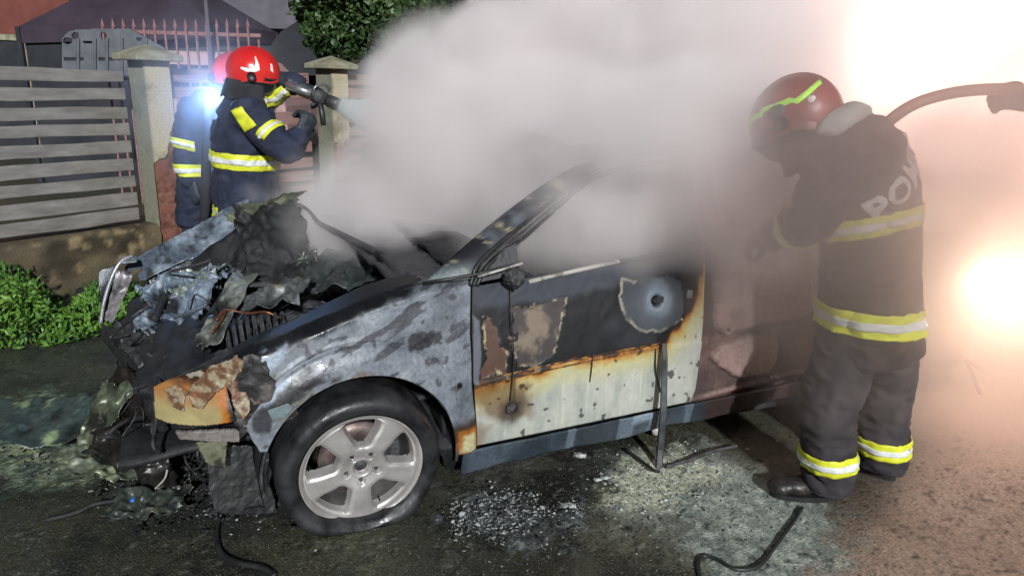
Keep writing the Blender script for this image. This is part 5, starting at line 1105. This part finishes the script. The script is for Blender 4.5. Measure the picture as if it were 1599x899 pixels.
stripe(jb, W(291, 226, Y1 - .1), K['elR'] - K['shR'], .06, fb, .13); stripe(jb, W(324, 262, Y1), (0, 0, 1), .08, fb, .3)
glove(fb, K['haR'] + [0, 0, .02], (.3, -.3, -.9), (-.6, -.6, .1), .8, s=1.25); glove(fb, K['haL'], (.9, -.2, -.2), (.1, -.1, 1), .8, s=1.2, side=-1)
h3, _ = helmet(fb, K['head'] + np.array([0, 0, .01]), hB, MT['red'], s=1.02); cape(fb, K['head'], hB, 1.0, 'hood', L=.12)
# torch
tq = W(334, 151, Y1 - .22); td = Vector((.30, -.93, -.06)).normalized()
tc = props(empty('torch'), 'small torch shining blue white at the rear firefighter\'s chest', 'torch')
TR = np.array(td.to_track_quat('Z', 'Y').to_matrix()); 
def tl_(prof, nm, m, par): 
    mb = MB(); mb.lathe(prof, 20, (0, 0, 0), 'z'); v = [tuple(TR @ np.array(p) + tq) for p in mb.v]; o = MB(); o.v = v; o.f = mb.f; return o.build(nm, m, par, True)
tl_([(.0, -.09), (.014, -.09), (.015, -.02), (.024, .0), (.025, .012)], 'torch_body', MT['black'], tc)
MT['torchlight'] = mat('lit_torch_lens', (.8, .9, 1), emit=((.75, .88, 1.0), 160.0), bump=0); tl_([(0, .008), (.023, .008)], 'lens', MT['torchlight'], tc)
ll = bpy.data.lights.new('torch_light', 'POINT'); ll.energy = 16; ll.color = (.28, .5, 1.0); ll.shadow_soft_size = .02
lo = bpy.data.objects.new('torch_light', ll); COL.objects.link(lo); lo.location = Vector(tq) + td * .10; lo.rotation_euler = td.to_track_quat('-Z', 'Y').to_euler(); lo.parent = tc
for i, (x, y) in enumerate(((350, 146), (357, 139), (361, 136))):
    p = W(x, y, Y1 - .24); o = MB().lathe([(0, -.008), (.006, -.004), (.007, 0), (0, .002)], 8, tuple(p)).build('buckle', MT['silver'], fb, True)
hp = MB().tube(spline([W(326, 150, Y1 - .2), W(324, 200, Y1 - .24), W(322, 260, Y1 - .26), W(320, 330, Y1 - .26), W(318, 372, Y1 - .26), np.array([-2.0, 4.45, .05]), np.array([-2.6, 4.6, .04]), np.array([-3.2, 5.0, .04])], 8), .030, 10)
props(hp.build('fire_hose', MT['hood'], None, True), 'dark hose hanging straight down under the torch', 'hose')

# ---------------- third hand at the right frame edge holding the raised hose
f4 = props(empty('person'), 'firefighter mostly outside the right edge, only a gloved fist on the hose showing', 'person')
Y2 = 2.95
c4 = W(1900, 250, 3.0); L4 = dict(pelvis=c4 * [1, 1, 0] + [0, 0, .92], chest=c4 * [1, 1, 0] + [0, 0, 1.32], neck=c4 * [1, 1, 0] + [-.02, 0, 1.52], head=c4 * [1, 1, 0] + [-.03, 0, 1.66],
     shR=c4 * [1, 1, 0] + [-.05, .2, 1.43], elR=c4 * [1, 1, 0] + [.02, .30, 1.15], haR=c4 * [1, 1, 0] + [-.12, .3, 1.0], shL=c4 * [1, 1, 0] + [-.06, -.2, 1.43], elL=c4 * [1, 1, 0] + [-.17, -.2, 1.33], haL=W(1604, 158, Y2),
     hiR=c4 * [1, 1, 0] + [0, .1, .86], hiL=c4 * [1, 1, 0] + [0, -.1, .86], knR=c4 * [1, 1, 0] + [-.03, .12, .48], knL=c4 * [1, 1, 0] + [-.05, -.12, .48], anR=c4 * [1, 1, 0] + [.04, .13, .09], anL=c4 * [1, 1, 0] + [.0, -.14, .09])
h4 = basis((-.97, .2, -.1), (0, 0, 1)); body_mesh(f4, L4, h4)
it = ttorso([(L4['pelvis'] - [0, 0, .1], .2, .16), (L4['pelvis'] + [0, 0, .2], .2, .17), (L4['chest'], .22, .17), (L4['neck'] - [0, 0, .06], .12, .1)], (0, 1, 0), (-1, 0, 0))
for s_ in 'LR': it += limb([L4['sh' + s_], L4['el' + s_], L4['ha' + s_] * .9 + L4['el' + s_] * .1], [.095, .08, .055])
j4 = remesh('jacket', it, .016, MT['brown'], f4, 5, fold=.007, ff=(8, 8, 13)); stripe(j4, L4['pelvis'] + [0, 0, .05], (0, 0, 1), .08, f4, .35)
it = []
for s_ in 'LR': it += limb([L4['hi' + s_], L4['kn' + s_], L4['an' + s_] + [0, 0, .08]], [.125, .1, .09]); 
remesh('trousers', it + limb([L4['pelvis'] - [0, 0, .05], L4['pelvis']], [.16, .15]), .016, MT['brown'], f4, 5)
for s_ in 'LR': boot(f4, np.array([L4['an' + s_][0], L4['an' + s_][1], 0]), (-.95, .1, 0))
glove(f4, L4['haL'], (-.95, .0, .1), (.0, -.9, .3), 1.05, s=1.1, m='hood'); glove(f4, L4['haR'], (-.95, 0, 0), (0, .2, 1), .9)
helmet(f4, L4['head'] + np.array([0, 0, .01]), h4, MT['red'], s=1.08)
hq = MB().tube(spline([W(1330, 330, 3.0), W(1352, 230, 3.0), W(1388, 190, 2.98), W(1430, 162, 2.96), W(1485, 146, 2.95), W(1540, 140, 2.95), W(1590, 141, 2.95), W(1660, 152, 2.95), W(1740, 200, 2.9), np.array([2.6, 2.9, .6]), np.array([3.0, 3.0, .04]), np.array([4.2, 3.4, .04])], 8), .024, 12)
props(hq.build('fire_hose', MT['hose'], None, True), 'reddish hose arching up from the bending firefighter to the right frame edge', 'hose')
hc = MB().tube(spline([G(1252, 792, .006), G(1238, 815, .006), G(1212, 850, .006), G(1186, 882, .006), G(1150, 888, .006), G(1118, 872, .008), G(1096, 868, .006), G(1090, 885, .006), G(1100, 915, .006), G(1130, 960, .006)], 8), .0075, 8)
props(hc.build('rubber_hose', MT['black'], None, True), 'thin black rubber strip curling on the ground by the boots', 'rubber strip')
hc = MB().tube(spline([G(344, 800, .03), G(338, 830, .015), G(345, 862, .012), G(372, 878, .012), G(410, 886, .012), G(430, 899, .012)], 8), .010, 8)
props(hc.build('rubber_hose', MT['black'], None, True), 'black cable lying on the ground below the splash guard', 'cable')

# ================================================================== DEBRIS
def flakes(name, poly, n, smin, smax, m, label, seed, zmax=.02, flat=.35, cat='debris'):
    r = np.random.default_rng(seed); pgn = gp(poly); Pg = np.array(pgn); lo_, hi_ = Pg.min(0) - .15, Pg.max(0) + .15; q = r.uniform(lo_, hi_, (n * 5, 2)); d = sdf(pgn, q[:, 0], q[:, 1]) + .16 * n2(q[:, 0], q[:, 1], 6, 4, seed * 1.3) + .05 * r.normal(size=len(q)) * (n2(q[:, 0], q[:, 1], 13, 3, 5.) > -.1); q = q[d < -.02][:n]; n = len(q)
    base_ = np.array([(1, 0, 0), (.3, .9, .1), (-.8, .5, 0), (-.7, -.6, .1), (.4, -.8, 0), (0, 0, .8), (0, 0, -.3)]); F0 = [(0, 1, 5), (1, 2, 5), (2, 3, 5), (3, 4, 5), (4, 0, 5), (1, 0, 6), (2, 1, 6), (3, 2, 6), (4, 3, 6), (0, 4, 6)]
    V = []; F = []
    s = smin + (smax - smin) * r.uniform(0, 1, n) ** 3
    for i in range(n):
        b = base_ * r.uniform(.5, 1.3, (7, 1)) * s[i] * [1, r.uniform(.3, 1), flat * r.uniform(.5, 2)]; R = np.array(Matrix.Rotation(r.uniform(0, 6.28), 3, 'Z') @ Matrix.Rotation(r.normal(0, .5), 3, 'X')); V.append(b @ R.T + [q[i, 0], q[i, 1], s[i] * .2 + r.uniform(0, zmax)]); F += [tuple(k + i * 7 for k in f) for f in F0]
    V = np.concatenate(V); return props(pydata(name, V, F, MT[m]), label, cat, kind='stuff')
flakes('ash_flakes', [(700, 800), (770, 775), (890, 785), (905, 820), (840, 845), (720, 835)], 1000, .002, .013, 'ash', 'pale ash flakes heaped behind the front wheel', 3, .03)
flakes('ash_flakes', [(930, 730), (1060, 690), (1180, 740), (1100, 790), (950, 790)], 1100, .002, .012, 'ash', 'pale crumbs of ash around the foot of the hanging strip', 4, .01)
flakes('charred_crumbs', [(690, 790), (780, 760), (900, 780), (900, 830), (830, 850), (700, 830)], 350, .004, .018, 'char', 'black crumbs mixed into the ash behind the front wheel', 5, .02)
flakes('charred_crumbs', [(450, 840), (1250, 740), (1300, 920), (450, 930)], 900, .002, .009, 'char', 'black crumbs scattered over the wet ground in front', 6, 0)
flakes('ash_flakes', [(430, 860), (1250, 760), (1300, 920), (450, 930)], 500, .0015, .006, 'ash', 'pale grit scattered over the wet ground in front', 7, 0)
flakes('charred_crumbs', [(160, 760), (240, 640), (460, 720), (420, 820), (240, 830)], 900, .006, .032, 'char', 'heap of charred bits fallen under the nose', 8, .05)
flakes('ash_flakes', [(150, 770), (240, 700), (330, 740), (420, 820), (200, 830)], 220, .003, .012, 'ash', 'light specks among the charred bits under the nose', 9, .04)
flakes('ash_flakes', [(0, 650), (60, 630), (180, 660), (200, 740), (60, 750), (0, 740)], 500, .003, .018, 'foam', 'greenish crumbs at the left ahead of the wreck', 10, .02)
def gsheet(name, pix, zs_, label, cat, c1, c2, c3=None, seed=0., amp=.03, f=7, nx=70, ny=50, jag=.2, rg=.35):
    cs_ = [G(a, b, z) for (a, b), z in zip(pix, zs_)]; o = sheet(name, cs_, c1=c1, c2=c2, c3=c3, seed=seed, amp=amp, f=f, nx=nx, ny=ny, jag=jag, rgh_=rg); o.parent = None; return props(o, label, cat)
gsheet('bumper_skin', [(-60, 700), (150, 690), (230, 600), (-20, 630)], (.05, .06, .24, .06), 'long melted bumper skin sagging at the left edge', 'bumper', (70, 84, 80), (36, 42, 40), (130, 146, 112), 3., .03, 4, jag=.16)
gsheet('melted_plastic', [(95, 745), (215, 760), (200, 690), (95, 700)], (.03, .04, .10, .06), 'crumpled greenish plastic scrap below the melted bumper skin', 'scrap', (98, 106, 90), (40, 45, 42), (140, 148, 118), 8., .045, 9)
gsheet('melted_plastic', [(120, 700), (165, 700), (215, 600), (165, 600)], (.12, .14, .36, .34), 'pale green torn plastic strip standing left of the bumper corner', 'scrap', (88, 94, 76), (42, 43, 38), (112, 120, 98), 12., .03, 8, 40, 50)
gsheet('melted_plastic', [(150, 720), (300, 760), (260, 670), (160, 660)], (.05, .05, .22, .26), 'dark sagging plastic hanging to the ground under the nose', 'scrap', (40, 38, 36), (18, 18, 18), None, 15., .05, 6)
gsheet('melted_plastic', [(150, 810), (290, 800), (300, 760), (190, 770)], (.02, .03, .07, .05), 'blackened grille fragment on the ground below the nose', 'scrap', (60, 66, 60), (20, 22, 22), (110, 112, 100), 18., .03, 10)
for i, (a, b, c, d, r, lb) in enumerate((((70, 812), (118, 800), (150, 786), (196, 780), .010, 'long charred strip on the ground at the left'), ((165, 800), (215, 785), (250, 775), (285, 765), .012, 'upper charred slat beside the blue plug'), ((170, 812), (220, 800), (260, 790), (292, 778), .010, 'lower charred slat beside the blue plug'),
                                    ((975, 700), (1000, 718), (1020, 733), (1030, 736), .007, 'thin black rod left of the hanging strip foot'), ((1040, 728), (1075, 718), (1110, 705), (1150, 696), .009, 'grey rod running right from the hanging strip foot'))):
    o = MB().tube(spline([G(*a, .015), G(*b, .02), G(*c, .03), G(*d, .025)], 5), r, 5).build('charred_strip', MT['soot' if i == 4 else 'char'], None, True); props(o, lb, 'strip')
o = props(lump('plastic_plug', G(209, 783, .03), (.014, .012, .016), 'blue', None, 2, .25), 'small bright blue plastic plug among the debris', 'plug')
o = MB().tube(spline([G(262, 705, .22), G(262, 720, .17), G(258, 745, .10), G(240, 765, .04)], 6), .004, 6).build('wire_end', MT['pale'], None, True); props(o, 'pale bent wire dangling under the nose', 'wire')
lb_ = ['small pale chip between the ash heap and the hanging strip', 'flat white scrap at the right end of the ash heap', 'pale chip right of the wet streak', 'pale patch of foam under the sill', 'tiny bright chip left of the front boot']
for i, (x, y, sx_, lb) in enumerate(((933, 748, .018, lb_[0]), (888, 789, .03, lb_[1]), (945, 745, .02, lb_[2]), (905, 710, .03, lb_[3]), (1166, 700, .012, lb_[4]))):
    props(lump('pale_scrap', G(x, y, .008), (sx_, sx_ * .6, sx_ * .3), 'ash', None, i + 3, .5), lb, 'scrap')
o = MB().lathe([(0, -.01), (.02, -.01), (.024, .0), (.02, .01), (0, .01)], 20, tuple(G(1025, 672, .05))).build('metal_disc', MT['pale'], None, True); props(o, 'small pale disc standing by the sill behind the hanging strip', 'disc')

# ================================================================== LAMPS IN THE SMOKE
def work_light(loc, aim, rad, power, color, strength, label, tall):
    e = props(empty('floodlight', tuple(loc)), label, 'floodlight'); d = Vector(aim) - Vector(loc); d.normalize(); R = np.array(d.to_track_quat('Z', 'Y').to_matrix())
    def tl(prof, nm, m):
        mb = MB(); mb.lathe(prof, 32, (0, 0, 0), 'z'); o = MB(); o.v = [tuple(R @ np.array(p)) for p in mb.v]; o.f = mb.f; return o.build(nm, m, e, True)
    tl([(0, -.14), (rad * .6, -.12), (rad, -.02), (rad * 1.05, .0), (rad * 1.05, .02), (rad, .02)], 'housing', MT['dark'])
    mm = mat('lit_flood_lens', (1, .9, .8), emit=(color, strength), bump=0); tl([(0, .005), (rad * .98, .005)], 'lens', mm)
    top = -rad * 1.1; m = MB(); m.tube([(0, 0, top), (0, 0, -loc[2] + .3 if tall else top - .05)], .02, 8); m.build('mast', MT['dark'], e, True)
    for k in range(3):
        a = 2 * pi * k / 3 + .4; zt = -loc[2] + (.55 if tall else .12); m = MB(); m.tube([(0, 0, zt), (.4 * cos(a) * (1 if tall else .5), .4 * sin(a) * (1 if tall else .5), -loc[2] + .01)], .012, 6); m.build('leg', MT['dark'], e, True)
    l = bpy.data.lights.new('flood_light', 'POINT'); l.energy = power; l.color = color; l.shadow_soft_size = rad * .8; lo = bpy.data.objects.new('flood_light', l); COL.objects.link(lo); lo.parent = e; lo.location = Vector(d) * (rad + .12)
    return e
LA_ = W(1440, 78, 4.6); LB_ = W(1540, 432, 3.9)
work_light(LA_, (1.0, 0, 1.4), .20, 500, (1.0, .76, .64), 40, 'tall floodlight glaring through the smoke above the hose', True)
work_light(LB_, (1.2, 0, 1.0), .10, 40, (1.0, .80, .58), 40, 'low floodlight glaring yellow through the smoke at the right edge', False)

# ================================================================== SMOKE
def smoke(name, lo, hi, puffs, dens, label, color=(.99, .955, .95), res=(96, 72, 64), nscale=1.6, edge=.9, thr=.0, aniso=.25, nstr=1.1, nscale2=5.0, nstr2=.35, cap=1.0, parent=None):
    """a volume grid filled once from soft puffs broken up by noise"""
    me = bpy.data.meshes.new(name); me.from_pydata([tuple(lo), tuple(hi)], [], []); o = bpy.data.objects.new(name, me); COL.objects.link(o)
    ng = bpy.data.node_groups.new(name + '_field', 'GeometryNodeTree'); ng.interface.new_socket('Geometry', in_out='INPUT', socket_type='NodeSocketGeometry'); ng.interface.new_socket('Geometry', in_out='OUTPUT', socket_type='NodeSocketGeometry')
    N, L = ng.nodes, ng.links; out = N.new('NodeGroupOutput'); vc = N.new('GeometryNodeVolumeCube'); pos = N.new('GeometryNodeInputPosition')
    vc.inputs['Min'].default_value = lo; vc.inputs['Max'].default_value = hi
    for k, v in zip(('Resolution X', 'Resolution Y', 'Resolution Z'), res): vc.inputs[k].default_value = v
    def mth(op, a, b=None, c=None, clamp=False):
        n = N.new('ShaderNodeMath'); n.operation = op; n.use_clamp = clamp
        for i, q in enumerate((a, b, c)):
            if q is None: continue
            if isinstance(q, (int, float)): n.inputs[i].default_value = q
            else: L.new(q, n.inputs[i])
        return n.outputs[0]
    nz = N.new('ShaderNodeTexNoise'); nz.inputs['Scale'].default_value = nscale; nz.inputs['Detail'].default_value = 4; L.new(pos.outputs[0], nz.inputs['Vector'])
    nz2 = N.new('ShaderNodeTexNoise'); nz2.inputs['Scale'].default_value = nscale2; nz2.inputs['Detail'].default_value = 3; L.new(pos.outputs[0], nz2.inputs['Vector'])
    best = None
    for (c, r, w) in puffs:
        sb = N.new('ShaderNodeVectorMath'); sb.operation = 'SUBTRACT'; L.new(pos.outputs[0], sb.inputs[0]); sb.inputs[1].default_value = tuple(c)
        dv = N.new('ShaderNodeVectorMath'); dv.operation = 'DIVIDE'; L.new(sb.outputs[0], dv.inputs[0]); dv.inputs[1].default_value = tuple(r) if hasattr(r, '__len__') else (r, r, r)
        ln = N.new('ShaderNodeVectorMath'); ln.operation = 'LENGTH'; L.new(dv.outputs[0], ln.inputs[0])
        v = mth('MULTIPLY', mth('SUBTRACT', 1.0, ln.outputs['Value']), w)
        best = v if best is None else mth('SMOOTH_MAX', best, v, .15)
    f = mth('ADD', best, mth('MULTIPLY', mth('SUBTRACT', nz.outputs[0], .5), nstr)); f = mth('ADD', f, mth('MULTIPLY', mth('SUBTRACT', nz2.outputs[0], .5), nstr2))
    f = mth('MULTIPLY', mth('SUBTRACT', f, thr), 1.0 / edge, None, True); 
    L.new(mth('MULTIPLY', f, dens), vc.inputs['Density'])
    vm = bpy.data.materials.new(name + '_volume'); vm.use_nodes = True; t = vm.node_tree; t.nodes.clear(); mo_ = t.nodes.new('ShaderNodeOutputMaterial'); pv = t.nodes.new('ShaderNodeVolumePrincipled')
    pv.inputs['Color'].default_value = (*color, 1); pv.inputs['Density'].default_value = 1.0; pv.inputs['Anisotropy'].default_value = aniso; t.links.new(pv.outputs[0], mo_.inputs['Volume'])
    sm = N.new('GeometryNodeSetMaterial'); sm.inputs['Material'].default_value = vm; L.new(vc.outputs[0], sm.inputs['Geometry']); L.new(sm.outputs[0], out.inputs[0])
    md = o.modifiers.new('field', 'NODES'); md.node_group = ng; me.materials.append(vm)
    return props(o, label, 'smoke', kind='stuff')
if True:
    P_ = lambda x, y, Y: tuple(W(x, y, Y))
    smoke('thick_smoke', (-2.0, 2.3, .55), (5.2, 6.4, 3.6),
      [(P_(900, 345, 2.98), (.50, .22, .24), .62), (P_(1060, 330, 2.92), (.50, .24, .26), .75), (P_(1180, 330, 2.85), (.3, .22, .3), .7), (P_(960, 345, 3.7), (.8, .42, .42), 1.6), (P_(1100, 345, 3.5), (.6, .4, .35), 1.6), (P_(1120, 330, 2.95), (.34, .26, .22), .85), (P_(900, 240, 3.2), (.42, .34, .22), .45), (P_(1060, 205, 3.0), (.5, .40, .30), .85), (P_(1330, 10, 4.3), (.7, .6, .7), .62), (P_(1290, 130, 4.2), (.5, .5, .6), .6), (P_(1440, 200, 3.9), (.6, .5, .6), .42), (P_(1160, 375, 2.95), (.24, .22, .14), .9), (P_(520, 320, 4.2), (.4, .4, .3), .5), (P_(700, 330, 3.9), (.75, .7, .55), 1.2), (P_(620, 350, 3.6), (.5, .4, .35), .8), (P_(800, 240, 3.9), (.9, .8, .7), 1.3), (P_(790, 140, 4.2), (.58, .8, .5), 1.3), (P_(660, 160, 4.4), (.35, .5, .4), 1.1), (P_(800, 50, 4.6), (.34, .6, .32), 1.0),
       (P_(940, 100, 4.4), (.85, .9, .7), 1.3), (P_(1000, 260, 3.75), (.85, .55, .42), 1.4), (P_(1130, 310, 3.45), (.42, .4, .26), 1.3), (P_(1080, 120, 4.2), (1.0, .9, .8), 1.3), (P_(1060, -60, 4.6), (1.1, 1., .6), 1.2), (P_(1200, 30, 4.6), (1.0, .9, .8), 1.0)],
      9.0, 'thick grey white smoke pouring from the bonnet and cabin', res=(220, 125, 95), edge=.9, aniso=-.15, thr=-.10, nstr=1.25, nscale2=4.5, nstr2=.6)
    smoke('glowing_smoke', (0.2, 1.9, 0.0), (6.2, 8.2, 3.9),
      [(P_(1440, 90, 4.6), (1.4, 1.2, 1.1), 1.0), (P_(1560, 430, 4.4), (1.3, 1.3, 1.3), 1.1), (P_(1500, 250, 4.6), (1.6, 1.5, 1.6), 1.1), (P_(1250, 60, 5.2), (1.5, 1.2, 1.2), .9), (P_(1800, 300, 5.0), (2., 2., 2.), 1.0), (P_(1560, 560, 3.9), (.9, .7, .35), .9), (P_(1540, 450, 3.5), (.85, .55, .8), 1.4), (P_(1580, 640, 3.1), (.8, .5, .45), 1.3)],
      2.1, 'pinkish glowing smoke drifting across the right of the scene', color=(.96, .88, .86), res=(90, 90, 60), edge=.8, aniso=.5, nscale=1.0, nstr=.7, nstr2=.15)
    smoke('thin_smoke', (-.2, 1.7, .2), (2.6, 3.2, 2.2),
      [(P_(1340, 330, 2.3), (.6, .35, .75), .9), (P_(1200, 355, 2.55), (.34, .25, .22), 2.2), (P_(1230, 330, 2.5), (.4, .3, .3), 1.1), (P_(1480, 300, 2.3), (.6, .4, .8), .9)],
      3.2, 'thin veil of smoke in front of the bending firefighter', color=(.96, .88, .86), res=(60, 50, 50), edge=.8, nscale=2.2, aniso=.6)
    q0 = W(532, 166, Y0)
    smoke('water_spray', tuple(np.array(q0) + [-.05, -.75, -.5]), tuple(np.array(q0) + [1.0, .3, .25]),
      [(tuple(np.array(q0) + [.012 + .9 * t, -.40 * t, -.24 * t]), .05 + .26 * t, 1.6) for t in (0, .08, .18, .3, .45, .62, .8)],
      130.0, 'white cone of water spray leaving the nozzle', color=(.93, .97, .97), res=(90, 80, 60), edge=.5, nscale=6, nstr=.3, nscale2=20, nstr2=.2, aniso=.3)
    smoke('torch_mist', tuple(W(335, 160, 4.5) + [-.7, -.6, -.75]), tuple(W(335, 160, 4.5) + [.7, .5, .75]), [(tuple(W(335, 165, 4.5)), (.62, .5, .7), 1.0)],  # mist added to carry the torch's blue halo
      .5, 'faint mist added around the torch to spread its blue halo', color=(.96, .97, 1.0), res=(36, 30, 36), edge=.7, nscale=3, nstr=.4, aniso=.1)
